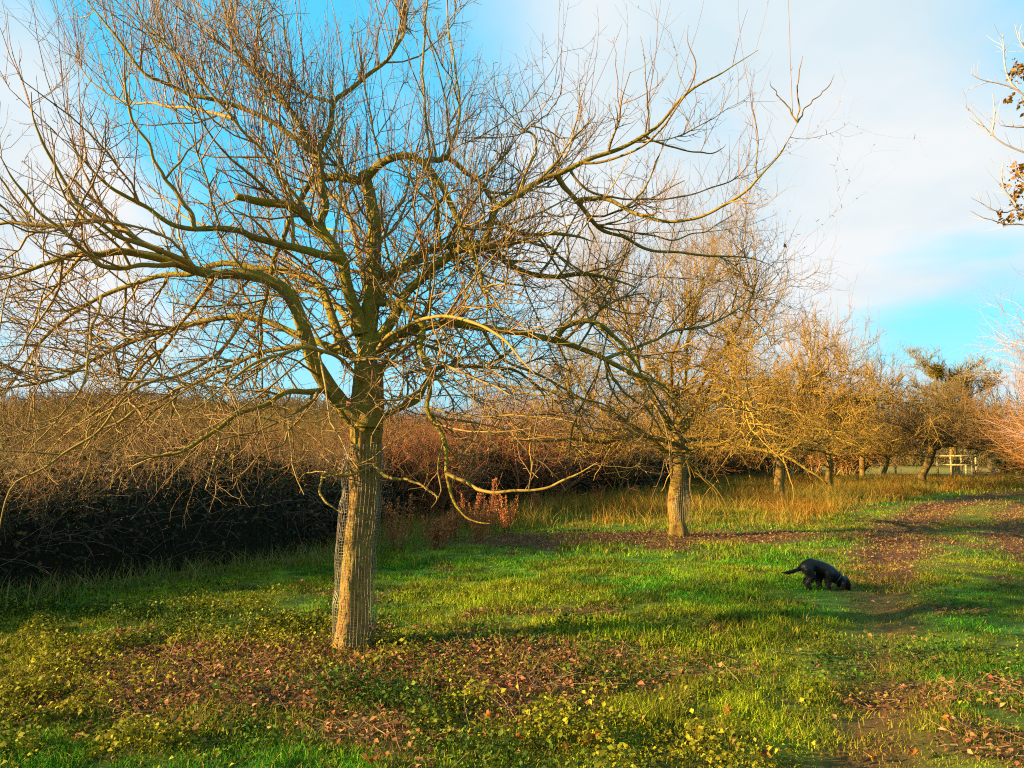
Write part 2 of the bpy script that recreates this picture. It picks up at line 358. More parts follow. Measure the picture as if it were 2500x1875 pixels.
def leafmesh(m, rng, pos, nrm_, size, col, asp=.75):
    """little folded leaves: 4 triangles each"""
    n = len(pos); nrm_ = unit(nrm_); a = unit(np.cross(nrm_, rng.randn(n, 3))); b = np.cross(nrm_, a); s = size[:, None]
    V = np.stack([pos - a * s * .5, pos + b * s * .5 * asp + nrm_ * s * .12, pos + a * s * .5 - nrm_ * s * .15, pos - b * s * .5 * asp + nrm_ * s * .12, pos], 1).reshape(-1, 3)
    i = (np.arange(n) * 5)[:, None]
    Fc = np.stack([np.concatenate([i + p_, i + q_, i + 4], 1) for p_, q_ in ((0, 1), (1, 2), (2, 3), (3, 0))], 1).reshape(-1, 3)
    m.add(V, Fc, np.repeat(col, 5, axis=0))
m = Mesh(); rng = np.random.RandomState(13)
x, y = infrustum(rng, 400000, 3.2, 9.5); cn = fbm(x * 1.1 + 20, y * 1.1, 3)
side = 1 - sstep(-.2, 1.6, x - .25 * (6 - y)); p = side * sstep(.30, .55, cn) * (1 - sstep(6.6, 8.2, y + .35 * x + .6)) + .18 * sstep(.5, .7, cn)
p = np.clip(p + .8 * np.exp(-((x + 3.7) / 1.3) ** 2 - ((y - 6.0) / .9) ** 2), 0, 1) * (1 - .8 * litmask(x, y)) * (.35 + 1.3 * sstep(.33, .6, fbm(x * 3.7, y * 3.7 + 7, 2))); k = (rng.rand(len(x)) < p) & cull(x, y, .1) & (np.hypot((x - 3.6) / .8, (y - 9.0) / 1.) > 1); x, y, cn = x[k], y[k], cn[k]; n = len(x)
hz = .01 + .15 * rng.rand(n) ** 1.1 * sstep(.35, .65, fbm(x * 2.6 + 3, y * 2.6, 3)); pos = np.stack([x, y, height(x, y) + hz], 1)
nn = np.stack([rng.randn(n) * .8, rng.randn(n) * .8, np.ones(n)], 1)
yl = fbm(x * .8 + 33, y * .8 + 4, 2)
c = mixc(np.tile(np.array([.085, .16, .012]), (n, 1)), np.tile(np.array([.33, .30, .015]), (n, 1)), sstep(.38, .64, .22 * np.exp(-((x + 3.2) / 1.6) ** 2 - ((y - 6.0) / 1.) ** 2) + yl + .25 * (rng.rand(n) - .5))) * (.25 + 1.1 * rng.rand(n))[:, None] * (.6 + .5 * rng.rand(n) ** 2)[:, None]  # brighter yellow patch on the left: strong sunlight painted into the leaf colour
leafmesh(m, rng, pos, nn, .010 + .036 * rng.rand(n) ** 2, c)
st = rng.rand(n) < .12; k2 = np.where(st)[0]
stp = np.stack([pos[k2] * [1, 1, 0] + np.array([0, 0, 1.]) * height(x[k2], y[k2])[:, None], pos[k2]], 1); m.tubes(stp, np.full(stp.shape[:2], .0012), 3, c[k2] * .8)
g = m.build('ground_cover', M_leaf); tag(g, 'low yellow green leafy weeds spreading over the foreground around the caged tree', 'ground cover', kind='stuff')
# fallen leaves and bits
m = Mesh(); rng = np.random.RandomState(14)
x, y = infrustum(rng, 130000, 3.2, 26); p = np.clip(litmask(x, y) * .9 + rutmask(x, y) * .35 + .012, 0, 1); k = (rng.rand(len(x)) < p) & cull(x, y); x, y = x[k], y[k]; n = len(x)
x2, y2 = infrustum(rng, 45000, 3.4, 8); k = rng.rand(len(x2)) < litmask(x2, y2); x = np.concatenate([x, x2[k]]); y = np.concatenate([y, y2[k]]); n = len(x)
c = mixc(np.tile(np.array([.26, .085, .035]), (n, 1)), np.tile(np.array([.42, .24, .09]), (n, 1)), rng.rand(n) ** 1.6) * (.3 + .9 * rng.rand(n))[:, None]
leafmesh(m, rng, np.stack([x, y, height(x, y) + .012 + .03 * rng.rand(n)], 1), np.stack([rng.randn(n) * .6, rng.randn(n) * .6, np.ones(n)], 1), (.016 + .03 * rng.rand(n)) * (1 + y / 30), c, .6)
# dead stems lying about
k = rng.choice(n, 2600); stp = np.stack([x[k], y[k], height(x[k], y[k]) + .02], 1); q = grow(rng, stp, np.stack([rng.randn(len(k)), rng.randn(len(k)), .25 * rng.randn(len(k)) + .1], 1), .06 + .2 * rng.rand(len(k)), 4, .12, 0)
m.tubes(q, np.tile(np.linspace(.0022, .001, 4), (len(k), 1)), 3, np.tile(np.array([.42, .27, .13]), (len(k), 1)) * (.5 + .7 * rng.rand(len(k)))[:, None])
g = m.build('fallen_leaves', M_leaf); tag(g, 'brown and rust fallen leaves and dead stems littering bare patches under the trees', 'fallen leaves', kind='stuff')
# the few big orange leaves one can count
m0 = None
LEAFLAB = ['left one of the touching pair low in the bottom centre', 'right one of the touching pair low in the bottom centre', 'largest one right of centre on bright grass', 'single one left of the touching pair', 'alone at the bottom edge left of centre',
  'just below the touching pair', 'small one between the touching pair and the big right one', 'darker one below the big right one', 'close to the bottom edge right of centre', 'on the muddy rut at the bottom',
  'small one on mossy turf far right', 'beside the muddy rut towards the right edge', 'small one highest on the left among the weeds', 'tiny one tucked against the darker right one']
big = [(1430, 1810, .075), (1440, 1800, .07), (1760, 1727, .06), (1270, 1795, .06), (915, 1862, .06), (1382, 1820, .05), (1560, 1750, .045), (1690, 1782, .05), (1843, 1828, .06), (2098, 1820, .055), (2275, 1748, .05), (2190, 1818, .05), (1193, 1742, .05), (1685, 1782, .04)]
for i, (px, py, s) in enumerate(big):
    yy = CAMH * F / (py - 1113); xx = (px - CX) / F * yy; mm = Mesh(); rr = np.random.RandomState(100 + i)
    # a curled five-pointed leaf
    a = np.linspace(0, 2 * math.pi, 11)[:-1]; rad = np.where(np.arange(10) % 2 == 0, 1, .5) * s * .62
    V = np.vstack([[0, 0, .0], np.stack([np.cos(a) * rad, np.sin(a) * rad, .02 * np.cos(2 * a) + .012], 1)])
    ax = unit(rr.randn(3)); tl = rr.rand(2) * .7 - .2
    V[:, 2] += V[:, 0] * tl[0] - V[:, 1] * (.35 + tl[1])
    Fc = np.array([[0, 1 + j, 1 + (j + 1) % 10] for j in range(10)])
    mm.add(V, Fc, np.array([.40, .13, .02]) * (.7 + .6 * rr.rand()))
    st_ = np.array([[[0, 0, 0], [-s * .5, 0, .01], [-s * .95, .01, .02]]]); mm.tubes(st_, np.full((1, 3), .0012), 3, [.4, .2, .08])
    o = mm.build('fallen_leaf', M_leaf); o.location = (xx, yy, float(height(xx, yy)) + .05); o.rotation_euler = (0, 0, rr.rand() * 6)
    tag(o, 'curled orange fallen leaf, ' + LEAFLAB[i], 'leaf', 'orange fallen leaves in the foreground grass')

# ------------------------------------------------------------------ bark colours
C_OCH = np.array([.21, .14, .022]); C_RED = np.array([.18, .08, .035]); C_TAN = np.array([.31, .20, .055]); C_PNK = np.array([.32, .20, .145]); C_LIC = np.array([.34, .31, .05])
def barkcol(rng, n, a, b, lo=.6, hi=1.25):
    t = rng.rand(n); return mixc(np.tile(a, (n, 1)), np.tile(b, (n, 1)), t) * (lo + (hi - lo) * rng.rand(n))[:, None]

def knob(rng, R, amt=.12): return R * np.clip(1 + rng.randn(*R.shape) * amt, .6, 1.5)
def dress(rng, m, Pt, R, n2, n3, n4, nshoot, scale=1.0, thin=1.0, sk=None, low_z=2.4, droop=.06, c2=C_OCH, c3=C_TAN, c4=C_RED, csh=C_PNK, shoot_z=2.6, shoot_len=1.0, l2=(.5, 1.5), spurs=0, sides=(5, 4, 3), wgt=None, zmin=0., fat=1.0):
    """clothe limbs (N,K,3) with laterals, sub-laterals, twigs, water shoots"""
    p, tg, r, idx, t = spawn(rng, Pt, R, n2, .12, 1.0, wgt); lw = np.ones(n2) if wgt is None else .55 + .45 * np.minimum(wgt[idx], 1)
    hi = sstep(low_z - .5, low_z + 1.2, p[:, 2])
    d = sideways(rng, tg, .9, 0, .6); d[:, 2] += np.where(rng.rand(n2) < .25 + .6 * hi, .55, -.25) * rng.rand(n2)
    ln = (l2[0] + (l2[1] - l2[0]) * rng.rand(n2) ** 1.3) * scale * lw
    A = grow(rng, p, d, ln, 8, .16, np.where(hi > rng.rand(n2), .10, -droop) + .02); rA = np.minimum(r * .62, (.006 + .008 * rng.rand(n2)) * fat) * thin
    RA = rA[:, None] * np.linspace(1, .32, 8)[None, :]
    kz = (A[:, :, 2].min(1) > zmin) | (rng.rand(n2) < .02); A = A[kz]; RA = RA[kz]; n2 = len(A)
    m.tubes(A, knob(rng, RA, .13), sides[0], barkcol(rng, n2, c2, c3))
    W = np.concatenate([A]); 
    p, tg, r, idx, t = spawn(rng, A, RA, n3, .1, 1.0)
    hi = sstep(low_z - .6, low_z + 1.0, p[:, 2])
    d = sideways(rng, tg, .9, .12, .7)
    B = grow(rng, p, d, (.18 + .5 * rng.rand(n3) ** 1.4) * scale, 6, .22, np.where(hi > rng.rand(n3), .12, .03)); RB = np.minimum(r * .75, (.0034 + .003 * rng.rand(n3)) * fat)[:, None] * thin * np.linspace(1, .4, 6)[None, :]
    kz = (B[:, :, 2].min(1) > zmin) | (rng.rand(n3) < .05); B = B[kz]; RB = RB[kz]; n3 = len(B)
    m.tubes(B, RB, sides[1], barkcol(rng, n3, c3, c4))
    p, tg, r, idx, t = spawn(rng, B, RB, n4, .1, 1.0)
    d = sideways(rng, tg, .9, .15, .7)
    D = grow(rng, p, d, (.05 + .26 * rng.rand(n4) ** 1.5) * scale, 4, .2, .05); RD = np.minimum(r * .9, .0018 + .0016 * rng.rand(n4))[:, None] * thin * np.linspace(1, .55, 4)[None, :]
    m.tubes(D, RD, sides[2], barkcol(rng, n4, c3, c4))
    # water shoots rise from the upper sides
    if nshoot:
        PP = A; RR = RA; n5 = nshoot // 2
        outs = []
        for (Q, RQ, nn_) in ((Pt, R, nshoot - n5), (A, RA, n5)):
            Kq = Q.shape[1]; wz = sstep(shoot_z - .6, shoot_z + .9, Q[:, :, 2].mean(1)) + .04
            if wgt is not None and Q is Pt: wz = wz * wgt
            p, tg, r, idx, t = spawn(rng, Q, RQ, nn_, .15, 1.0, wz); hi = sstep(shoot_z - .4, shoot_z + 1.4, p[:, 2])
            d = tg * .35 + rng.randn(nn_, 3) * .22; d[:, 2] = np.abs(d[:, 2]) + .75
            Sx = grow(rng, p, d, (.25 + .75 * rng.rand(nn_) ** 1.3) * (.5 + .9 * hi) * shoot_len, 7, .07, .10)
            RS = (np.minimum(r * .8, .0026 + .0028 * rng.rand(nn_) ** 2))[:, None] * thin * np.linspace(1, .38, 7)[None, :]
            m.tubes(Sx, RS, sides[1], barkcol(rng, nn_, csh, c4, .7, 1.2)); outs.append((Sx, RS))
        Sx = np.concatenate([o_[0] for o_ in outs]); RS = np.concatenate([o_[1] for o_ in outs]); ns = int(len(Sx) * 2.2)
        p, tg, r, idx, t = spawn(rng, Sx, RS, ns, .2, .95)
        d = sideways(rng, tg, .7, .2, .7); T = grow(rng, p, d, .03 + .30 * rng.rand(ns) ** 3, 4, .1, .12); RT = np.minimum(r * .8, .0022)[:, None] * np.linspace(1, .5, 4)[None, :] * thin
        m.tubes(T, RT, 3, barkcol(rng, ns, csh, c4, .7, 1.2))
    if spurs:
        allP = [(A, RA, .5), (B, RB, .5)]
        for Q, RQ, f in allP:
            k = int(spurs * f); p, tg, r, idx, t = spawn(rng, Q, RQ, k, .05, 1.0)
            d = sideways(rng, tg, 1.0, .15, .3); T = grow(rng, p, d, .015 + .035 * rng.rand(k), 3, .3, .05); RT = np.tile(np.array([[.0026, .0022, .0028]]), (k, 1)) * thin
            m.tubes(T, RT, 3, barkcol(rng, k, c3, c4))
    return A, RA

# ------------------------------------------------------------------ the foreground apple tree
Z1 = 6.64; PX = Z1 / F
def limbpts(pts, dz0, dz1, K, bow=0):
    n = len(pts); t = np.linspace(0, 1, n)
    q = np.array([P(a, b, Z1 + dz0 + (dz1 - dz0) * tt + bow * math.sin(math.pi * tt)) for (a, b), tt in zip(pts, t)]); return spline(q, K)
# (depth offset at start, at end, bow, radius px start, radius px end, pixels)
MAIN = [
 ("A", -.05, -.9, .0, 24, 3.5, [(893,1045),(850,1005),(820,972),(791,930),(762,885),(745,820),(732,765),(714,725),(675,694),(630,676),(579,665),(530,668),(482,660),(432,642),(386,629),(330,618),(289,614),(240,622),(190,618),(120,640),(40,668),(-60,690)]),
 ("B", .1, .6, .2, 10.5, 3, [(880,885),(849,862),(810,848),(772,831),(720,812),(675,793),(627,780),(579,772),(530,776),(480,786),(434,796),(385,812),(338,830),(280,855),(217,884),(180,905),(145,923),(80,940),(0,955),(-90,985)]),
 ("C", 0, -1.0, 0, 8, 3, [(845,985),(820,960),(791,952),(752,954),(720,953),(694,959),(668,974),(651,986),(615,1000),(579,1015),(530,1048),(490,1075),(440,1100),(380,1115),(320,1128)]),
 ("L1", -.03, -.5, 0, 18, 8, [(884,815),(872,764),(860,735),(849,714),(842,680),(839,648),(832,632),(820,612),(799,582),(783,565),(766,549),(750,530),(733,512),(709,499),(670,493),(633,489),(605,482),(578,478)]),
 ("L2", .08, .9, .2, 13, 3, [(882,850),(859,814),(845,788),(832,764),(820,735),(809,708),(790,685),(766,671),(740,666),(700,655),(640,655),(580,640),(520,645),(460,668),(410,666),(338,687),(270,711),(210,745),(150,790),(90,850),(30,930),(-30,1000)]),
 ("L1b", -.15, -1.1, 0, 11, 2.5, [(828,634),(805,632),(783,627),(750,617),(720,610),(683,599),(645,588),(612,578),(582,564),(530,559),(485,561),(450,556),(422,548),(390,530),(359,510),(330,495),(304,479),(275,460),(253,441),(225,412),(202,386),(178,360),(158,340)]),
 ("leader", 0, .1, 0, 32, 14, [(892,1060),(897,980),(898,905),(899,850),(901,800),(905,750),(912,700),(915,648),(915,600),(912,549),(910,510),(907,482),(900,452),(893,432),(889,424)]),
 ("cross", .1, .15, -.05, 12, 9, [(897,446),(880,440),(865,438),(850,435),(820,433),(790,432),(775,430),(765,438)]),
 ("drop", .1, .2, -.2, 8, 3, [(775,428),(755,450),(740,475),(722,510),(709,535),(700,560),(692,582),(682,605),(671,624),(664,655),(660,683),(656,700),(650,735),(641,769),(636,820),(632,870),(627,920),(622,957)]),
 ("up", -.3, .0, 0, 9, 9, [(799,584),(790,560),(788,530),(792,505),(792,470),(786,440),(778,400),(772,371),(760,350)]),
 ("u1", .0, .3, 0, 9, 2, [(774,378),(760,352),(745,328),(726,295),(715,280),(700,260),(675,236),(650,205),(624,177),(600,150),(575,120),(560,90),(550,50),(545,0),(540,-60)]),
 ("u2", .0, -.5, 0, 8, 2, [(768,388),(740,360),(715,342),(675,312),(645,294),(612,278),(580,264),(549,253),(505,240),(464,228),(420,208),(380,192),(350,178),(325,150),(300,120),(270,80),(245,40),(215,0),(200,-40)]),
 ("u3", .0, .3, 0, 8, 3, [(776,372),(790,345),(800,320),(808,290),(812,262),(820,246),(839,232),(865,211),(890,190),(911,173),(935,152),(955,130),(970,110),(984,92),(990,60),(990,20),(992,-40)]),
 ("u4", .1, .8, 0, 5, 1.8, [(812,262),(801,253),(770,246),(745,236),(717,219),(690,200),(654,177),(615,155),(565,127),(535,100),(506,76),(470,45),(430,0),(410,-40)]),
 ("u5", -.3, -.9, 0, 5, 2, [(766,549),(740,500),(700,450),(660,400),(640,370),(617,345),(600,330),(570,290),(545,262),(520,240),(490,200),(470,170),(430,130),(390,90),(350,50),(310,10)]),
 ("whip1", -1.0, -1.6, 0, 7, 2.2, [(482,660),(464,641),(420,622),(380,608),(340,592),(295,578),(260,555),(232,532),(205,508),(181,489),(168,465),(156,447),(140,418),(122,388),(110,368),(101,350),(90,315),(80,278),(77,250),(74,222)]),
 ("whip2", -.9, -1.5, 0, 6.5, 2, [(430,642),(380,648),(330,650),(290,655),(245,646),(211,620),(190,600),(169,578),(140,556),(110,532),(85,510),(67,485),(45,455),(25,426),(10,400),(-15,360)]),
 ("whip3", -.7, -.7, 0, 7, 4.5, [(400,615),(380,608),(360,600),(338,586),(318,566),(300,553),(275,542),(253,538),(210,541),(169,546),(125,549),(84,548),(40,546),(0,546),(-60,548)]),
 ("whip4", -.5, -1.0, 0, 5.5, 1.8, [(468,600),(468,553),(455,530),(435,506),(418,480),(401,460),(392,430),(380,401),(372,372),(363,350),(340,320),(320,291),(312,250),(305,190),(302,110)]),
 ("whip5", .2, .4, 0, 5, 1.5, [(549,300),(505,282),(464,268),(426,262),(400,262),(359,253),(325,250),(295,245),(270,238),(253,224),(225,200),(202,177),(180,152),(156,125)]),
 ("RU1", .05, .6, .1, 13, 5, [(925,740),(930,705),(939,688),(955,676),(975,668),(1005,642),(1025,626),(1048,612),(1075,602),(1100,597),(1150,592),(1190,600),(1215,620),(1236,640),(1265,655),(1291,667),(1320,674),(1354,678),(1417,672),(1489,680),(1550,700)]),
 ("RU2", 0, -.2, 0, 15, 8, [(912,870),(935,830),(958,795),(970,770),(978,745),(988,724),(1000,706),(1015,691),(1032,674),(1048,658),(1081,638),(1105,622),(1130,612),(1160,606),(1195,601),(1225,588),(1252,568)]),
 ("R2", .1, .4, -.2, 14, 3.5, [(910,905),(931,868),(950,848),(975,828),(1005,815),(1038,807),(1075,800),(1110,798),(1150,800),(1182,803),(1220,808),(1255,812),(1300,820),(1351,831),(1390,843),(1423,856),(1460,872),(1496,889),(1550,910),(1600,930),(1640,960),(1670,1000)]),
 ("R2b", .2, .0, -.2, 8, 4, [(1365,835),(1375,815),(1390,798),(1412,790),(1438,787),(1460,793),(1481,806),(1502,822),(1520,841),(1538,866),(1552,890),(1575,930)]),
 ("R3", -.15, -.7, 0, 9, 3, [(886,742),(912,738),(940,740),(965,744),(980,752),(992,761),(1005,772),(1018,784),(1026,800),(1024,818),(1018,845),(1023,865),(1038,889),(1044,925),(1046,957),(1040,990),(1050,1020),(1068,1045),(1081,1073),(1086,1111),(1086,1150),(1092,1180),(1100,1208),(1112,1232),(1130,1254),(1149,1268),(1175,1274),(1197,1275)]),
 ("R3b", -.55, -1.1, 0, 4.5, 2, [(1081,1150),(1100,1160),(1124,1174),(1145,1188),(1163,1197),(1190,1199),(1221,1198),(1260,1199),(1303,1200),(1340,1190),(1375,1174),(1410,1158),(1443,1138),(1460,1128)]),
 ("R4", .1, .9, 0, 8.5, 3, [(905,1075),(927,1058),(948,1040),(970,1022),(992,1010),(1013,1000),(1030,985),(1040,960),(1048,938),(1057,918),(1070,905),(1086,899),(1120,895),(1158,894),(1210,898),(1255,904),(1280,918),(1303,938),(1325,962),(1341,990)]),
 ("R6", -.1, -.7, 0, 4, 2, [(912,1135),(930,1152),(951,1169),(970,1170),(989,1167),(1012,1176),(1038,1188),(1055,1198),(1067,1208),(1066,1225),(1056,1240)]),
 ("low", -.1, -.6, 0, 4, 2, [(907,1118),(882,1135),(859,1147),(840,1152),(820,1155),(800,1152),(787,1158),(783,1180),(783,1200),(790,1215),(800,1230),(820,1240),(842,1248)]),
 ("arch", .0, -.5, 0, 11, 4, [(893,436),(898,428),(912,412),(928,397),(945,386),(962,380),(980,376),(995,376),(1015,382),(1038,393),(1052,406),(1063,422),(1074,436),(1083,450),(1095,475),(1105,500),(1112,518),(1120,540),(1128,560),(1137,582),(1147,606),(1158,632),(1167,645),(1176,662),(1180,690),(1190,715),(1194,735),(1188,765),(1182,795)]),
 ("arch2", -.03, .2, 0, 8, 5, [(1030,390),(1048,385),(1067,384),(1088,385),(1105,392),(1122,408),(1139,422),(1158,435),(1173,447),(1185,462),(1198,477),(1212,492)]),
 ("arm", .2, -.3, 0, 10, 1.6, [(1180,590),(1190,560),(1198,530),(1206,508),(1222,492),(1248,480),(1272,468),(1292,455),(1308,441),(1328,434),(1348,428),(1362,425),(1378,419),(1396,409),(1417,399),(1438,388),(1453,382),(1480,373),(1507,364),(1535,352),(1562,337),(1590,316),(1612,298),(1627,277),(1650,252),(1673,232),(1695,216),(1718,203),(1750,190),(1780,170),(1815,146),(1848,122)]),
 ("arm_b", -.1, -.6, 0, 3.5, 1.3, [(1410,405),(1440,404),(1475,396),(1511,383),(1545,368),(1576,350),(1598,333),(1616,318),(1630,300),(1650,270),(1668,245),(1690,200),(1700,150),(1680,100),(1678,60)]),
 ("arm_c", -.1, .3, 0, 3, 1.2, [(1562,338),(1580,346),(1598,352),(1635,360),(1670,367),(1700,373),(1724,376),(1742,374),(1757,368),(1766,360),(1772,350)]),
 ("arm_d", 0, .7, 0, 7, 2, [(1348,430),(1353,442),(1359,452),(1376,470),(1395,488),(1407,500),(1417,510),(1432,525),(1446,542),(1460,554),(1475,564),(1497,572),(1515,578),(1540,592),(1562,604),(1585,611),(1615,616),(1652,618),(1700,622),(1742,625),(1785,627),(1826,630),(1860,640),(1890,652)]),
 ("arm_e", .1, -.5, 0, 6, 1.8, [(1402,493),(1430,488),(1453,487),(1472,489),(1489,495),(1507,506),(1525,517),(1543,524),(1562,529),(1590,536),(1616,542),(1635,544),(1652,542),(1680,538),(1706,531),(1730,522),(1750,510),(1778,496),(1800,480),(1824,463),(1844,445),(1873,415),(1898,385),(1922,345),(1944,299)]),
 ("fork1", -.5, -.6, 0, 2, 1, [(1944,299),(1930,270),(1905,240),(1890,215),(1876,196)]),
 ("fork2", -.5, -.6, 0, 2, 1, [(1944,299),(1948,265),(1944,230),(1948,190),(1954,136)]),
 ("fork3", -.5, -.4, 0, 2, 1, [(1944,299),(1962,268),(1985,248),(2010,222),(2030,200),(2042,180)]),
 ("arm_f", -.1, .2, 0, 3.5, 1.3, [(1388,423),(1398,440),(1410,455),(1425,468),(1446,477),(1475,482),(1507,484),(1535,488),(1562,490),(1600,487),(1634,481),(1670,476),(1706,470),(1745,458),(1779,445),(1800,432),(1815,419),(1832,400),(1850,374)]),
 ("arm_g", .3, .4, 0, 3, 1.2, [(1450,560),(1489,568),(1525,572),(1562,575),(1600,582),(1634,586),(1662,583),(1688,575),(1715,566),(1742,553),(1780,530),(1818,500)]),
 ("arm_h", .3, .9, 0, 5, 2.5, [(1225,560),(1272,578),(1305,588),(1337,600),(1360,616),(1381,633),(1400,648),(1424,662),(1460,685),(1500,720)]),
 ("whipR", .5, .3, 0, 4.5, 1.5, [(1480,890),(1562,853),(1600,835),(1652,812),(1700,803),(1742,790),(1780,770),(1815,748),(1850,718),(1887,687),(1920,640)]),
 ("nest", -.2, .1, 0, 7, 4, [(1130,610),(1150,580),(1165,560),(1190,548),(1215,545),(1240,560),(1262,568),(1300,570),(1345,568),(1400,575),(1450,590)]),
 ("pole1", -.1, .1, 0, 4, 2.2, [(1046,378),(1042,340),(1036,300),(1033,274),(1031,240),(1031,200),(1031,169),(1034,120),(1037,80),(1037,42),(1042,10),(1044,-10),(1048,-80)]),
 ("pole2", 0, .1, 0, 4, 1.8, [(1097,388),(1108,340),(1120,300),(1122,287),(1120,245),(1118,211),(1112,165),(1105,127),(1098,70),(1090,5),(1084,-60)]),
 ("pole3", .05, .0, 0, 3.5, 1.5, [(926,396),(924,370),(917,337),(905,290),(896,240),(886,190),(880,120),(870,50)]),
 ("pole4", -.4, -.2, 0, 6, 3.5, [(1076,605),(1073,570),(1071,549),(1066,500),(1062,466),(1056,440),(1050,415)]),
 ("pole5", .1, .2, 0, 4, 2.5, [(958,668),(945,640),(937,608),(934,560),(932,516),(932,470),(926,440)]),
 ("hook", 0, .1, 0, 4, 2.4, [(1284,468),(1290,430),(1299,401),(1306,375),(1312,352),(1308,335),(1297,326),(1286,324),(1265,310),(1244,291)]),
 ("hook2", .1, .2, 0, 2.2, 1, [(1288,322),(1299,308),(1320,290),(1341,274),(1360,245),(1375,194)]),
 ("hook3", .1, -.2, 0, 2.2, 1, [(1299,308),(1330,316),(1370,332),(1400,335),(1425,322),(1445,295),(1455,262)]),
 ("dl1", -.9, -1.0, 0, 4.5, 1.6, [(260,706),(251,735),(240,775),(227,812),(218,850),(207,889),(203,938),(180,985),(140,1030),(90,1080),(40,1130)]),
 ("dl2", .5, 0, 0, 5, 2.5, [(434,770),(400,830),(350,880),(315,925),(290,960),(240,1000),(190,1040),(150,1075),(110,1120)]),
 ("dl3", .2, -.3, 0, 6, 3, [(720,868),(680,872),(617,878),(570,898),(520,915),(480,935),(430,945),(400,970),(338,998),(290,1030),(230,1056),(207,1090),(183,1121)]),
 ("dl4", .4, -.4, 0, 4, 2, [(400,828),(360,890),(340,930),(300,985),(250,1020),(215,1050),(210,1080),(190,1120)]),
 ("dl5", -.3, -.9, 0, 5, 2, [(610,770),(590,800),(560,840),(530,870),(480,905),(430,925),(360,935),(300,975),(240,1055),(170,1100),(100,1150),(40,1180),(10,1240),(-5,1320)]),
 ("dl6", .2, .7, 0, 5, 2, [(530,700),(500,740),(440,800),(380,835),(330,900),(310,960),(300,1040),(260,1100)]),
 ("dl7", .6, .2, 0, 4, 2, [(200,620),(150,680),(110,730),(80,800),(50,860),(10,900),(-30,940)]),
 ("dr1", -.1, -.6, 0, 3, 1.6, [(760,960),(740,1010),(700,1050),(690,1080),(640,1110),(600,1150),(560,1170),(530,1175),(525,1200),(515,1250)]),
 ("dr2", .3, .7, 0, 5, 2, [(1490,886),(1500,920),(1530,960),(1580,1000),(1610,1040),(1630,1080)]),
 ("dr3", .4, 1.0, 0, 5, 2, [(1182,800),(1200,840),(1240,880),(1290,905),(1340,930),(1400,960),(1470,990),(1540,1030)]),
 ("back1", .15, 3.0, 0, 9, 3, [(905,800),(930,740),(960,690),(1000,650),(1050,630),(1120,640),(1180,680),(1240,740)]),
 ("back2", .15, 3.2, 0, 9, 3, [(890,860),(850,780),(800,730),(740,710),(680,720),(620,750),(560,800)]),
 ("back3", .1, 2.6, 0, 10, 4, [(900,740),(880,640),(860,560),(840,500),(800,470),(740,460),(690,470)]),
 ("back4", .1, 2.4, 0, 10, 3, [(905,960),(930,900),(960,860),(1010,840),(1060,850),(1110,880),(1160,930)]),
 ("fore1", -.1, -1.9, 0, 6, 2, [(885,950),(850,900),(800,860),(740,850),(660,870),(570,920),(480,1000)]),
 ("fore2", -.1, -1.7, 0, 6, 2, [(905,900),(950,830),(1010,790),(1080,770),(1160,790),(1240,840),(1300,910)]),
]

rng = np.random.RandomState(21)
T1loc = np.array([(858 - CX) / F * Z1, Z1, float(height((858 - CX) / F * Z1, Z1))])
t1 = empty('apple_tree', T1loc); tag(t1, 'large gnarled bare apple tree in the foreground with a wire cage round its trunk', 'tree', 'apple trees in a row along the hedge')
off = T1loc
# trunk
tp = spline(np.array([P(px, py, Z1) for px, py in [(856, 1590), (858, 1560), (862, 1500), (866, 1440), (870, 1382), (878, 1300), (888, 1216), (891, 1140), (892, 1083), (896, 1010), (898, 940), (900, 890)]]), 60)
tr = np.interp(np.linspace(0, 1, 60), [0, .04, .12, .3, .5, .7, .85, 1], np.array([47, 39, 34.5, 32.5, 33, 36, 38, 32])) * PX * 1.0
def trunkmesh(pts, rad, sides, rng, col, rough=.05, spread=None):
    n = len(pts); an = np.arange(sides) * 2 * math.pi / sides
    ph = rng.rand(6) * 6
    fl = sum(np.sin(an * k_ + ph[i]) * w_ for i, (k_, w_) in enumerate([(2, .05), (3, .05), (5, .03), (7, .018)]))[None, :]
    z = np.linspace(0, 1, n)[:, None]
    fl = fl * (1 + 2.0 * np.exp(-z * 18)) + vnoise(an[None, :] * 4 + ph[0], z * 22) * .10 + vnoise(an[None, :] * 9, z * 60 + 9) * .07 + vnoise(an[None, :] * 22, z * 90 + 9) * .04 - .09
    Rr = rad[:, None] * (1 + fl)
    V = pts[:, None, :] + np.stack([np.cos(an)[None, :] * Rr, np.sin(an)[None, :] * Rr, np.zeros_like(Rr)], -1)
    i = (np.arange(n - 1) * sides)[:, None]; j = np.arange(sides)[None, :]; j2 = (j + 1) % sides
    Q = np.stack([i + j, i + j2, i + j2 + sides, i + j + sides], -1).reshape(-1, 4)
    return V.reshape(-1, 3), Q
V, Q = trunkmesh(tp, tr, 64, rng, None)
build('trunk', V - off, [Q], np.tile(np.array([.30, .165, .038]), (len(V), 1)), M_trunk, t1, True)
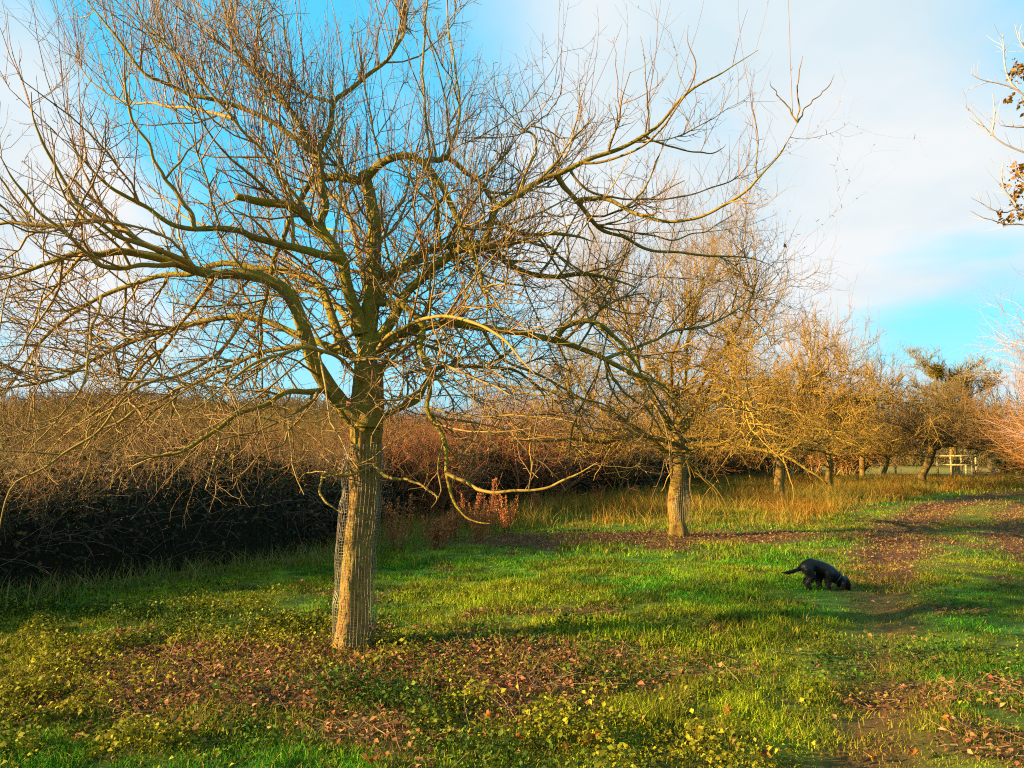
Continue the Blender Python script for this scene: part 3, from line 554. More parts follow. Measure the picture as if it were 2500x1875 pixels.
# limbs: each main limb a part
PTS = []; RAD = []
partners = {}
for (nm, d0, d1, bow, r0, r1, pts) in MAIN:
    n = len(pts); K = 26
    q = limbpts(pts, d0, d1, K, bow)
    if PTS:      # grow out of the nearest earlier limb, at that limb's own distance
        ap = np.concatenate(PTS); c_, s__ = math.cos(TH), math.sin(TH); dp = ap[:, 1] * c_ + (ap[:, 2] - CAMH) * s__
        ppx = CX + F * ap[:, 0] / dp; ppy = CY - F * ((ap[:, 2] - CAMH) * c_ - ap[:, 1] * s__) / dp
        dd = np.hypot(ppx - pts[0][0], ppy - pts[0][1]); j = dd.argmin()
        if dd[j] < 45: q = q + (ap[j] - q[0])[None] * (np.clip(1 - np.linspace(0, 1, K) / .6, 0, 1) ** 1.5)[:, None]
    s = np.linspace(0, 1, K)
    q = q + np.stack([vnoise(s * 9 + i * 13.3, np.full(K, len(PTS) * 3.1)) - .5 for i in range(3)], 1) * .035 * np.minimum(s * 6, 1)[:, None]
    r = (r0 + (r1 - r0) * s ** .8) * PX * np.interp(s, [0, .06, .12, .8, 1], [1.15, 1.05, 1, 1, 1 if nm in ('L1', 'leader', 'cross', 'up', 'arch2') else .35]); PTS.append(q); RAD.append(r)
PTS = np.array(PTS); RAD = np.array(RAD)
BIG = [i for i, mm_ in enumerate(MAIN) if mm_[4] >= 7.5]
for i in BIG:
    q = spline(PTS[i], 70); r = np.interp(np.linspace(0, 1, 70), np.linspace(0, 1, 26), RAD[i]); r = r * (1 + .10 * (vnoise(np.arange(70) * .6, np.full(70, i * 2.)) - .5) + .10 * np.sin(np.arange(70) * 1.7) * (MAIN[i][0] == 'R3'))
    q = np.vstack([q, q[-1] + (q[-1] - q[-2]) * .02]); r = np.append(r, r[-1] * .05)
    mm = Mesh(); mm.tubes(q[None] - off, r[None], 12, C_OCH * 1.15); mm.build('limb', M_limb, t1, True)
mm = Mesh()
SM = [i for i in range(len(MAIN)) if i not in BIG]
sp = np.array([spline(PTS[i], 40) for i in SM]); sr = np.array([np.interp(np.linspace(0, 1, 40), np.linspace(0, 1, 26), RAD[i]) for i in SM])
cs = np.array([np.outer(1 - (MAIN[i][4] < 3.6) * .8 * np.linspace(.3, 1, 40), C_OCH * 1.15) + np.outer((MAIN[i][4] < 3.6) * .8 * np.linspace(.3, 1, 40), C_RED) for i in SM])
mm.tubes(sp - off, knob(rng, sr, .05), 8, cs)
# whips leave many laterals; then everything fine
WG = np.array([(.15 if mm_[0][:4] == 'fork' else .3 if mm_[0][:3] == 'arm' else .3 if mm_[0][:4] in ('pole', 'hook') else .55 if mm_[0][:4] == 'whip' else .7 if mm_[0][0] == 'u' else .8 if mm_[0][:2] == 'dl' or mm_[0] in ('low', 'fore1', 'fore2', 'R3b') else 1.0) for mm_ in MAIN])
A, RA = dress(rng, mm, PTS - off, RAD, 760, 4900, 10500, 420, scale=1.0, thin=1.02, low_z=2.9, droop=.06, shoot_z=3.1, shoot_len=1.0, spurs=9000, wgt=WG, zmin=1.25, fat=1.15)
# extra vertical shoots over the top left, as in the photograph
ul = [i for i, mm_ in enumerate(MAIN) if mm_[0] in ('u1', 'u2', 'u3', 'u4', 'u5', 'up', 'L1', 'L1b', 'whip5', 'cross', 'leader', 'arch', 'arch2')]
pp, tg, r, idx, t = spawn(rng, PTS[ul], RAD[ul], 300, .1, 1)
k = pp[:, 2] > 3.0; pp = pp[k]; tg = tg[k]; r = r[k]; n = len(pp)
d = tg * .25 + rng.randn(n, 3) * .2; d[:, 0] -= .12; d[:, 2] = np.abs(d[:, 2]) + .8
S = grow(rng, pp - off, d, .5 + 1.0 * rng.rand(n), 9, .06, .05); RS = np.minimum(r * .8, .0028 + .004 * rng.rand(n) ** 2)[:, None] * np.linspace(1, .38, 9)[None, :]
mm.tubes(S, RS, 4, barkcol(rng, n, C_PNK, C_RED))
p2, tg, r, idx, t = spawn(rng, S, RS, 1500, .1, .95); T = grow(rng, p2, sideways(rng, tg, .8, .1, .6), .02 + .4 * rng.rand(1500) ** 3, 4, .1, .1); mm.tubes(T, np.minimum(r * .9, .0022)[:, None] * np.linspace(1, .6, 4)[None], 3, barkcol(rng, 1500, C_PNK, C_RED))
# dead leaves still hanging
a, tg, r, idx, t = spawn(rng, A, RA, 60, .5, 1); leafmesh(mm, rng, a, rng.randn(60, 3), .03 + .03 * rng.rand(60), np.tile([.2, .06, .03], (60, 1))); o = mm.build('crown', M_twig, t1)

# wire cages
def cage(loc, pts, rad, nv, nh, wr, label, y_lean=0, seed=1):
    rg = np.random.RandomState(seed); e = empty('tree_guard', loc)
    tag(e, label, 'tree guard', 'wire mesh guards round apple trunks')
    m_ = Mesh(); K = nh; an = np.linspace(0, 2 * math.pi, nv, endpoint=False); q = spline(pts, K) - np.asarray(loc)
    kk = np.arange(K); A_ = []
    for a_ in an:
        wob = (vnoise(kk * .16, np.full(K, a_ * 1.3)) - .5) * .05 + (vnoise(kk * .5 + 30, np.full(K, a_ * 2.7)) - .5) * .012
        A_.append(q + np.stack([np.cos(a_ + wob * .8) * (rad + wob), np.sin(a_ + wob * .8) * (rad + wob), (vnoise(kk * .3, np.full(K, a_)) - .5) * .01], 1))
    A_ = np.array(A_); c = np.tile(np.array([.26, .22, .16]), (nv, 1)) * (.75 + .5 * rg.rand(nv))[:, None]
    m_.tubes(A_, np.full(A_.shape[:2], wr * 1.3), 4, c); m_.build('upright_wires', M_wire, e)
    m_ = Mesh(); Hh = np.concatenate([A_, A_[:1]], 0).transpose(1, 0, 2); m_.tubes(Hh, np.full(Hh.shape[:2], wr * .9), 3, np.tile(np.array([.24, .20, .15]), (K, 1)) * (.7 + .5 * rg.rand(K))[:, None]); m_.build('mesh_wires', M_wire, e)
    return e
gp = np.array([P(px, py, Z1) for px, py in [(862, 1575), (866, 1500), (868, 1400), (874, 1300), (881, 1220), (886, 1140), (888, 1085)]])
cage(tuple(T1loc + [.01, -.0, 0]), gp, .168, 36, 66, .0012, 'tall bent wire mesh cage around the foreground apple trunk')

# ------------------------------------------------------------------ generic orchard trees
def limb_set(rng, n, H, R, th, r0):
    """umbrella shaped limbs from a central stem"""
    st = []; dr = []; ln = []; r = []; tro = []
    for i in range(n):
        f = i / (n - 1); z = th * .85 + f ** 1.1 * (H * .5 - th * .85); az = i * 2.399 + rng.rand() * .6
        el = math.radians(20 + 36 * f + rng.randn() * 6); st.append([0, 0, z]); dr.append([math.cos(az) * math.cos(el), math.sin(az) * math.cos(el), math.sin(el)])
        ln.append(R * (1.08 - .3 * f) * (.85 + .3 * rng.rand())); r.append(r0 * (.42 - .17 * f)); tro.append(-.058 + .035 * f)
    P_ = grow(rng, np.array(st, float), np.array(dr), np.array(ln), 16, .10, np.array(tro)); P_[:, :, 2] = np.maximum(P_[:, :, 2], .9 + .2 * rng.rand())
    return P_, np.array(r)[:, None] * np.linspace(1, .18, 16)[None, :] ** .9
def orchard_tree(name, seed, H, R, th, r0, lean=(0, 0), n=14, dens=1.0, thin=1.0, cols=None, trunk_col=(.20, .105, .03), curve=None, shoot=1.0, ragged=0):
    rng = np.random.RandomState(seed); e = empty(name)
    c2, c3, c4, csh = cols or (C_OCH, C_TAN, C_RED, C_PNK)
    K = 40; zz = np.linspace(-.08, H * .62, K); s = zz / (H * .62)
    cx_ = (vnoise(s * 5, np.full(K, seed * 1.7)) - .5) * .16 + lean[0] * np.minimum(zz / th, 1); cy_ = (vnoise(s * 5, np.full(K, seed * 2.9 + 40)) - .5) * .16 + lean[1] * np.minimum(zz / th, 1)
    if curve: cx_ = cx_ + curve * np.sin(np.clip(zz / th, 0, 1) * math.pi * .5 + .2) ** 3
    sp_ = np.stack([cx_, cy_, zz], 1); rr = np.interp(zz, [-.1, .05, .3, th, th * 1.3, H * .62], np.array([1.5, 1.25, 1.03, .98, .6, .16]) * r0)
    V, Q = trunkmesh(sp_, rr, 24, rng, None); build('trunk', V, [Q], np.tile(trunk_col, (len(V), 1)), M_trunk, e, True)
    Lp, Lr = limb_set(rng, n, H, R, th, r0)
    ox = np.interp(Lp[:, :1, 2], zz, cx_); oy = np.interp(Lp[:, :1, 2], zz, cy_); Lp[:, :, 0] += ox; Lp[:, :, 1] += oy
    mm = Mesh(); mm.tubes(Lp, Lr, 7, barkcol(rng, n, c2 * .6, c2 * .75, .9, 1.2)); mm.build('limbs', M_bark, e, True)
    mm = Mesh()
    # secondary limbs
    ns = n * 5; p, tg, r, idx, t = spawn(rng, Lp, Lr, ns, .12, .95); hi = sstep(th, H * .6, p[:, 2])
    S2 = grow(rng, p, sideways(rng, tg, .8, .2, .8), (.9 + 1.1 * rng.rand(ns)) * R / 4.2, 10, .16, -.05 + .12 * hi); RS2 = np.minimum(r * .7, .022)[:, None] * np.linspace(1, .3, 10)[None, :]
    mm.tubes(S2, RS2, 5, barkcol(rng, ns, c2, c3))
    AP = np.concatenate([Lp[:, ::2][:, :8], np.array([spline(q_, 8) for q_ in S2])]); AR = np.concatenate([Lr[:, ::2][:, :8], np.array([np.interp(np.linspace(0, 1, 8), np.linspace(0, 1, 10), q_) for q_ in RS2])])
    dress(rng, mm, AP, AR, int(1000 * dens), int(6500 * dens), int(14000 * dens), int(430 * dens * shoot), scale=.95 * R / 4.2, thin=thin, low_z=th + 2.0, droop=.05, zmin=th * .86, fat=1.1, c2=c2, c3=c3, c4=c4, csh=csh, shoot_z=H * .42, shoot_len=1.5, sides=(4, 3, 3))
    mm.build('crown', M_twig, e)
    return e
def copy_tree(o):
    c = o.copy(); COL.objects.link(c)
    for ch in list(o.children):
        d_ = ch.copy(); COL.objects.link(d_); d_.parent = c
    return c
def put(o, px, y, rz=0, s=1.0, dz=0):
    xx = (px - CX) / F * y; o.location = (xx, y, float(height(xx, y)) + dz); o.rotation_euler = (0, 0, rz); o.scale = (s, s, s); return o
GOLD = (np.array([.22, .135, .014]), np.array([.34, .21, .025]), np.array([.22, .105, .015]), np.array([.26, .17, .07]))
GRP = 'apple trees in a row along the hedge'
tB = orchard_tree('apple_tree', 31, 5.0, 4.4, 1.75, .142, dens=.9, thin=1.3, cols=GOLD)
tC = orchard_tree('apple_tree', 32, 5.0, 4.5, 2.0, .155, dens=.9, thin=1.9, cols=GOLD)
put(tB, 1655, 15.6, .4); tag(tB, 'second bare apple tree of the row, its lit trunk standing on rusty leaf litter', 'tree', GRP)
put(tC, 1897, 26.5, 1.0); tag(tC, 'third bare apple tree of the row, half dark trunk rising from golden grass', 'tree', GRP)
for px, yy, rz, s, lb in [(2020, 36, 2.2, .95, 'fourth bare apple tree of the row, straight tan trunk beyond the half dark one'), (2100, 46, 4.0, .9, 'fifth bare apple tree of the row, thin pale trunk farthest back')]:
    c = copy_tree(tC); put(c, px, yy, rz, s); tag(c, lb, 'tree', GRP)
c = copy_tree(tB); c.location = (-6.6, -2.0, 0); c.rotation_euler = (0, 0, 2.0); tag(c, 'bare apple tree standing behind the viewer at the near end of the row', 'tree', GRP)
# cage on the second tree
l2_ = np.array(tB.location); q = np.array([[0.01, 0, -.02], [0.0, 0, .5], [.03, 0, 1.0], [.02, 0, 1.5]]) + l2_
cage(tuple(l2_), q, .19, 30, 36, .0016, 'short wire mesh cage around the trunk of the second apple tree', seed=4)

# leaning dark apple trees at the end of the row
DK = (np.array([.12, .075, .02]), np.array([.18, .11, .025]), np.array([.15, .08, .02]), np.array([.14, .09, .04]))
tD = orchard_tree('apple_tree', 33, 4.6, 4.6, 2.2, .19, lean=(.85, 0), dens=.65, thin=2.3, cols=DK, trunk_col=(.12, .065, .03), shoot=.5)
put(tD, 2238, 41, 0); tag(tD, 'old dark apple tree with a crooked leaning trunk beside the far track', 'tree')
c = copy_tree(tD); put(c, 2150, 52, .5, .8); tag(c, 'smaller dark leaning apple tree left of the crooked old one', 'tree')
# mistletoe tree inside a wooden stock guard
tE = orchard_tree('apple_tree', 34, 14.0, 4.2, 3.0, .3, dens=1.5, thin=3.1, cols=(np.array([.16, .13, .04]), np.array([.22, .17, .07]), np.array([.2, .14, .05]), np.array([.2, .14, .07])), shoot=.15, n=16)
put(tE, 2325, 62, .8); tag(tE, 'tall round headed old tree with mistletoe standing behind the timber frame', 'tree')
for px, py, r_, lb in [(2286, 908, .5, 'round golden mistletoe ball on the left top of the far old tree'), (2332, 935, .6, 'olive mistletoe clump in the middle of the far old tree crown')]:
    rng = np.random.RandomState(int(px)); mm = Mesh(); n = 1500; c0 = P(px, py, 61.5); d = unit(rng.randn(n, 3)); q = grow(rng, np.zeros((n, 3)) + d * .1, d, r_ * (.45 + .75 * rng.rand(n)) * (.6 + .8 * vnoise(d[:, 0] * 2 + 5, d[:, 2] * 2 + 9)), 4, .3, -.03)
    cc_ = barkcol(rng, n, np.array([.28, .19, .012]), np.array([.2, .17, .015])); mm.tubes(q, np.full((n, 4), .012), 3, cc_); leafmesh(mm, rng, q[:, -1], rng.randn(n, 3), np.full(n, .09), cc_)
    o = mm.build('mistletoe', M_leaf); o.location = tuple(c0); tag(o, lb, 'mistletoe', 'mistletoe in the far old tree')
# gnarled dead tree
tF = orchard_tree('dead_tree', 35, 7.0, 3.0, 2.2, .25, dens=.12, thin=3.5, cols=(np.array([.1, .08, .06]),) * 4, trunk_col=(.1, .08, .06), shoot=.2, n=9)
put(tF, 2415, 66, 0); tag(tF, 'dark gnarled sparse tree on the skyline right of the mistletoe tree', 'tree')

# ------------------------------------------------------------------ bushes
def bush(name, seed, rx, ry, h, nst, n2, n3, rad, ca, cb, leaf=0, leafcol=None, up=1.0, leafsize=.06, core=False, base_z=0.):
    rng = np.random.RandomState(seed); e = empty(name)
    a = rng.rand(nst) * 2 * math.pi; q = np.sqrt(rng.rand(nst)); st = np.stack([np.cos(a) * q * rx * .55, np.sin(a) * q * ry * .55, np.full(nst, base_z)], 1)
    d = np.stack([np.cos(a) * q * rx * .5 / h, np.sin(a) * q * ry * .5 / h, np.full(nst, up)], 1) + rng.randn(nst, 3) * .25
    S = grow(rng, st, d, h * (.6 + .5 * rng.rand(nst)) * (1 - .25 * q), 9, .17, .0); RS = rad * 3 * (.6 + .6 * rng.rand(nst))[:, None] * np.linspace(1, .25, 9)[None]
    ms = Mesh(); ms.tubes(S, RS, 5, barkcol(rng, nst, ca, cb)); ms.build('stems', M_twig, e)
    m_ = Mesh()
    p, tg, r, i_, t = spawn(rng, S, RS, n2, .15, 1); A_ = grow(rng, p, sideways(rng, tg, .7, .15, .7), h * (.12 + .28 * rng.rand(n2)), 6, .18, .02); RA_ = np.minimum(r * .8, rad * 1.2)[:, None] * np.linspace(1, .4, 6)[None]
    m_.tubes(A_, RA_, 3, barkcol(rng, n2, ca, cb))
    p, tg, r, i_, t = spawn(rng, A_, RA_, n3, .1, 1); B_ = grow(rng, p, sideways(rng, tg, .8, .12, .7), h * (.04 + .13 * rng.rand(n3)), 4, .2, .04); RB_ = np.minimum(r, rad * .8)[:, None] * np.linspace(1, .5, 4)[None]
    m_.tubes(B_, RB_, 3, barkcol(rng, n3, ca, cb)); m_.build('twigs', M_twig, e)
    if leaf:
        m_ = Mesh(); p, tg, r, i_, t = spawn(rng, B_, RB_, leaf, 0, 1); leafmesh(m_, rng, p + rng.randn(leaf, 3) * .03, rng.randn(leaf, 3), leafsize * (.6 + .7 * rng.rand(leaf)), barkcol(rng, leaf, *leafcol)); m_.build('foliage', M_leaf, e)
    return e
BR1 = np.array([.21, .095, .03]); BR2 = np.array([.20, .12, .025]); RD1 = np.array([.34, .11, .04]); OR1 = np.array([.36, .15, .03]); OL1 = np.array([.18, .15, .02])
# thorn bushes standing in and behind the hedge
sc_ = [('hawthorn_bush', 990, 19.5, 2.0, 3.0, RD1, BR1, 'reddish brown twiggy thorn bush seen just right of the caged trunk'),
       ('hawthorn_bush', 1235, 25, 3.2, 4.6, RD1, BR1, 'tall rusty thorn bush in the hedge left of the second apple tree'),
       ('hawthorn_bush', 1420, 31, 3.4, 5.4, BR1, BR2, 'brown thorn bush in the hedge directly behind the second apple tree left side'),
       ('hawthorn_bush', 1640, 40, 4.0, 5.6, BR1, BR2, 'brown thorn bush behind the trunk of the second apple tree'),
       ('hawthorn_bush', 1840, 50, 4.6, 6.0, BR2, BR1, 'bushy brown thorn behind the third apple tree'),
       ('hawthorn_bush', 740, 24, 2.6, 2.7, BR2, BR1, 'low golden brown thorn bush seen just left of the caged trunk'),
       ('hawthorn_bush', 520, 23, 2.9, 2.3, BR2, OL1, 'olive brown thorn bush above the dark brambles under the left limbs'),
       ('hawthorn_bush', 300, 22, 2.6, 2.6, BR1, BR2, 'brown thorn bush above the brambles towards the left edge'),
       ('hawthorn_bush', 60, 20, 2.4, 2.4, OL1, BR2, 'yellowish thorn bush above the brambles at the far left edge'),
       ('hawthorn_bush', 2010, 62, 5.0, 5.5, OR1, BR2, 'golden thorn bush behind the fourth and fifth apple trees')]
for i, (nm, px, yy, rx, h, ca, cb, lb) in enumerate(sc_):
    k = yy / 22; e = bush(nm, 200 + i, rx, rx, h, 60, 900, 5200, .0075 * max(k, .85), ca, cb, leaf=900, leafcol=(cb, OL1), leafsize=.05 * k); put(e, px, yy); tag(e, lb, 'bush', 'thorn bushes along the hedge')

# bramble hedge: dark leafy bank, one thing with leaves, stems and an added light-blocking core
rng = np.random.RandomState(40); e = empty('bramble_hedge')
tag(e, 'long dark bramble hedge bank running from the left edge behind the tree row', 'hedge')
hl = spline(np.hstack([hedge_line, np.zeros((len(hedge_line), 1))]), 260)[:, :2]
hd = np.gradient(hl, axis=0); hd /= np.linalg.norm(hd, axis=1)[:, None]; hn = np.stack([-hd[:, 1], hd[:, 0]], 1)   # to the left/back
sl_ = np.concatenate([[0], np.cumsum(np.linalg.norm(np.diff(hl, axis=0), axis=1))]); HL = sl_[-1]
def hedge_surf(s, v):
    """s metres along, v 0 foot .. 1 back foot, returns point on the lumpy skin"""
    x0 = np.interp(s, sl_, hl[:, 0]); y0 = np.interp(s, sl_, hl[:, 1]); nx_ = np.interp(s, sl_, hn[:, 0]); ny_ = np.interp(s, sl_, hn[:, 1])
    top = np.interp(y0, [-5, 3.5, 6, 8.7, 11, 12.5, 17, 22, 40, 90], [.8, .9, 1.2, 1.5, 1.62, 1.3, 1.35, 1.7, 2.0, 2.3]) * (.56 + .76 * fbm(s * .6 + 6, np.full_like(s, 2.), 4))
    a = v * math.pi; wd = 2.0 + .5 * top; lump = (fbm(s * .9, v * 3.1 + 5, 3) - .5)
    up = np.sin(a) ** .55; back = (1 - np.cos(a)) * .5 * wd
    r = 1 + lump * .32
    return np.stack([x0 + nx_ * (back + (r - 1) * .6), y0 + ny_ * (back + (r - 1) * .6), top * up * r + height(x0, y0)], 1)
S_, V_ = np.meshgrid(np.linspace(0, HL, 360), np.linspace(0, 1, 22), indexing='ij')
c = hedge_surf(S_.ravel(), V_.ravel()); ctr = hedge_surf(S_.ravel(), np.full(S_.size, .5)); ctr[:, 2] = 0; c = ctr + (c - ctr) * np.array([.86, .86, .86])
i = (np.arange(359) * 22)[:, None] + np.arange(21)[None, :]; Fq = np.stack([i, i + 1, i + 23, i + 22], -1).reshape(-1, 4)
build('light_block_core', c, [Fq], np.tile(np.array([.012, .012, .006]), (len(c), 1)), M_soil, e)  # dark solid core, added inside the leaves to keep light from passing through
m = Mesh(); n = 150000; u = rng.rand(n); s = HL * u ** 1.5; v = rng.rand(n) * .72; p = hedge_surf(s, v); p += rng.randn(n, 3) * np.array([.12, .12, .12]); kf = 1 + p[:, 1].clip(0) / 18
k = p[:, 2] > 0.02; p = p[k]; kf = kf[k]; s = s[k]; v = v[k]; n = len(p)
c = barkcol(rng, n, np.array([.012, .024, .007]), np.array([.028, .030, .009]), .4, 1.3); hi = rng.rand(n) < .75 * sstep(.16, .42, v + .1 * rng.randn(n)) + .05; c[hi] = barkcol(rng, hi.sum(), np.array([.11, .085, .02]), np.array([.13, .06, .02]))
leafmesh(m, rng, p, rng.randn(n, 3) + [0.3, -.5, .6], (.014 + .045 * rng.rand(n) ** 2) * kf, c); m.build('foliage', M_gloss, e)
m = Mesh(); n = 9000; s = HL * rng.rand(n) ** 1.5; v = rng.rand(n) * .6 + .02; p = hedge_surf(s, v); d = rng.randn(n, 3) * .5; d[:, 2] = np.abs(d[:, 2]) + .35; d[:, :2] += -.25 * np.stack([np.interp(s, sl_, hn[:, 0]), np.interp(s, sl_, hn[:, 1])], 1)
q = grow(rng, p - [0, 0, .12], d, .3 + .9 * rng.rand(n) ** 1.5, 8, .14, -.11); m.tubes(q, np.tile(np.linspace(.0032, .0014, 8), (n, 1)) * (1 + p[:, 1:2].clip(0) / 25), 3, barkcol(rng, n, np.array([.12, .08, .05]), np.array([.2, .11, .06]))); m.build('stems', M_twig, e)
m = Mesh(); n = 9000; s = HL * rng.rand(n) ** 1.6; v = .2 + .5 * rng.rand(n); p = hedge_surf(s, v); tl = fbm(s * 1.3 + 50, v * 2, 3)
q = grow(rng, p - [0, 0, .15], rng.randn(n, 3) * .4 + [0, 0, 1], (.2 + .75 * rng.rand(n) ** 1.5) * (.3 + 1.5 * sstep(.35, .65, tl)) * (.3 + .7 * sstep(5, 9, p[:, 1])), 7, .17, -.02); kk = (1 + p[:, 1:2].clip(0) / 22)
cq = barkcol(rng, n, np.array([.24, .10, .03]), np.array([.20, .14, .03])); m.tubes(q, np.tile(np.linspace(.0034, .0016, 7), (n, 1)) * kk, 3, cq)
a, tg, r, i_, t = spawn(rng, q, np.full((n, 7), .003), 26000, .2, 1); q2 = grow(rng, a, sideways(rng, tg, .9, .1, .6), .05 + .2 * rng.rand(26000), 4, .2, 0); m.tubes(q2, np.tile(np.linspace(.0022, .0014, 4), (26000, 1)) * (1 + a[:, 1:2].clip(0) / 22), 3, cq[i_]); m.build('shoots', M_twig, e)
# a dark evergreen shrub rising above the hedge and an olive one beside the cage
for i, (px, yy, rx, h, lc, lb) in enumerate([(620, 15.0, 1.1, 1.75, (np.array([.03, .05, .015]), np.array([.05, .06, .02])), 'dark evergreen shrub rising above the brambles left of the caged trunk'),
        (745, 14.5, .9, 1.5, (np.array([.12, .12, .03]), np.array([.2, .15, .05])), 'pale speckled shrub in the hedge touching the caged trunk left side')]):
    e = bush('shrub', 300 + i, rx, rx, h, 40, 500, 2500, .005, BR2 * .5, BR2 * .7, leaf=7000, leafcol=lc, leafsize=.05); put(e, px, yy); tag(e, lb, 'shrub')
e = bush('shrub', 310, 3.2, 3, 2.3, 40, 500, 2500, .02, BR2 * .3, BR2 * .4, leaf=9000, leafcol=(np.array([.025, .04, .012]), np.array([.04, .05, .015])), leafsize=.2); put(e, 2520, 58); tag(e, 'dark evergreen shrub low at the right edge beside the far track', 'shrub')

# far woods and field hedges as masses
def far_mass(name, seed, segs, label, ca, cb, n=30000):
    rng = np.random.RandomState(seed); m_ = Mesh()
    for (x0, y0, x1, y1, h, dep, nn) in segs:
        t = rng.rand(nn); xx = x0 + (x1 - x0) * t + rng.randn(nn) * dep; yy = y0 + (y1 - y0) * t + rng.randn(nn) * dep; hh = h * (.15 + 1.5 * sstep(.25, .75, fbm(t * 22 + seed, np.full(nn, 3.), 3))) * (.6 + .5 * rng.rand(nn))
        dd = np.hypot((x0 + x1) / 2, (y0 + y1) / 2); k = dd / F * .8
        q = grow(rng, np.stack([xx, yy, height(xx, yy) + hh * .55 * rng.rand(nn)], 1), np.stack([rng.randn(nn) * .5, rng.randn(nn) * .5, np.ones(nn)], 1), hh * .6, 5, .25, 0)
        m_.tubes(q, np.tile(np.linspace(.8, .3, 5) * k, (nn, 1)), 3, barkcol(rng, nn, ca, cb))
        a = hh * .75; leafmesh(m_, rng, np.stack([xx, yy, height(xx, yy) + a * rng.rand(nn) ** .8], 1), rng.randn(nn, 3), k * (2 + 3 * rng.rand(nn)), barkcol(rng, nn, ca * .8, cb * .8))
    o = m_.build(name, M_leaf); tag(o, label, 'wood', kind='stuff'); return o
far_mass('scrub', 51, [(-75, 60, 10, 75, 3.2, 2.5, 12000), (-90, 95, 30, 110, 4.0, 4, 9000), (-34, 30, -8, 36, 3.0, 2.0, 11000), (-22, 24, -4, 44, 2.8, 1.8, 7000), (-24, 20, -7, 24, 2.4, 1.2, 6000), (-130, 120, 5, 135, 3.5, 12, 9000), (-150, 160, 0, 190, 4.5, 16, 9000), (-45, 45, -12, 60, 2.0, 5, 7000)], 'golden brown scrub covering the ground beyond the bramble hedge', np.array([.20, .09, .02]), np.array([.20, .14, .02]))
far_mass('distant_wood', 52, [(-200, 215, 60, 225, 5, 6, 9000), (20, 130, 110, 120, 6, 5, 9000), (60, 105, 190, 150, 8, 6, 9000)], 'distant hedges and woodland along the horizon', np.array([.16, .10, .03]), np.array([.14, .12, .03]))

# orange willow scrub on the right edge, taller pale tree behind it
e = bush('willow_bush', 60, 6.0, 5, 6.0, 80, 2600, 14000, .0075, OR1, np.array([.42, .20, .05])); put(e, 2775, 34); tag(e, 'big orange twigged willow bush at the right edge over the track', 'bush')
e = bush('willow_bush', 61, 4.5, 4, 4.2, 70, 1600, 8200, .010, OR1, BR1); put(e, 2680, 56); tag(e, 'lower rusty willow bush behind the dead tree near the right edge', 'bush')
e = bush('birch_tree', 62, 3.2, 3, 9.3, 26, 700, 5000, .010, np.array([.40, .27, .22]), np.array([.34, .22, .18]), up=1.3); put(e, 2640, 32); tag(e, 'tall pale pinkish tree just past the right edge', 'tree')

# maple at the right edge reaching in with orange leaf bunches
rng = np.random.RandomState(70); mz = 9.0; e = empty('maple_tree', (8.2, mz, 0)); tag(e, 'pale branched tree at the right edge with bunches of orange leaves', 'tree')
off2 = np.array([8.2, mz, 0.]); sp_ = np.stack([np.linspace(0, .2, 30), np.linspace(0, .1, 30), np.linspace(-.1, 7.2, 30)], 1)
V, Q = trunkmesh(sp_, np.linspace(.16, .04, 30), 20, rng, None); build('trunk', V, [Q], np.tile([.3, .25, .18], (len(V), 1)), M_trunk, e, True)
br = [[(2560, 250), (2500, 232), (2480, 218), (2455, 208), (2430, 202), (2400, 196), (2385, 190), (2372, 182)], [(2490, 225), (2470, 205), (2458, 180), (2452, 150), (2450, 110), (2448, 85)],
      [(2580, 320), (2520, 312), (2480, 310), (2455, 308), (2440, 305), (2436, 295)], [(2560, 400), (2500, 372), (2465, 358), (2440, 345), (2422, 330), (2405, 312), (2385, 290), (2368, 268), (2355, 258)], [(2420, 330), (2426, 300), (2428, 270), (2424, 230)],
      [(2560, 560), (2500, 548), (2470, 548), (2445, 545), (2420, 536), (2400, 532), (2370, 515)], [(2480, 500), (2465, 480), (2450, 460), (2445, 430), (2450, 395)], [(2560, 530), (2490, 510), (2450, 520), (2420, 510), (2395, 495), (2390, 480)],
      [(2600, 150), (2520, 130), (2490, 100), (2478, 60)], [(2570, 480), (2520, 460), (2500, 440), (2480, 410)]]
bp_ = []
for i, b_ in enumerate(br):
    q = np.array([P(a_, c_, mz + (i % 3 - 1) * .3) for a_, c_ in b_]); bp_.append(spline(q, 12) - off2)
bp_ = np.array(bp_); RB = np.tile(np.linspace(.014, .004, 12), (len(br), 1)); mm = Mesh()
con = np.array([spline(np.array([[.1, 0, bp_[i][0][2] - 1.2], [(bp_[i][0][0]) * .5, 0, bp_[i][0][2] - .5], bp_[i][0]]), 12) for i in (0, 2, 3, 5, 7, 8, 9)]); mm.tubes(con, np.tile(np.linspace(.03, .014, 12), (7, 1)), 6, [.36, .3, .24])
mm.tubes(bp_, RB, 5, [.36, .30, .26]); p, tg, r, i_, t = spawn(rng, bp_, RB, 120, .2, 1); T = grow(rng, p, sideways(rng, tg, .8, .2, .7), .08 + .35 * rng.rand(120) ** 2, 6, .12, .05); mm.tubes(T, np.tile(np.linspace(.0035, .0016, 6), (120, 1)), 3, [.42, .34, .3]); mm.build('branches', M_twig, e)
mm = Mesh()
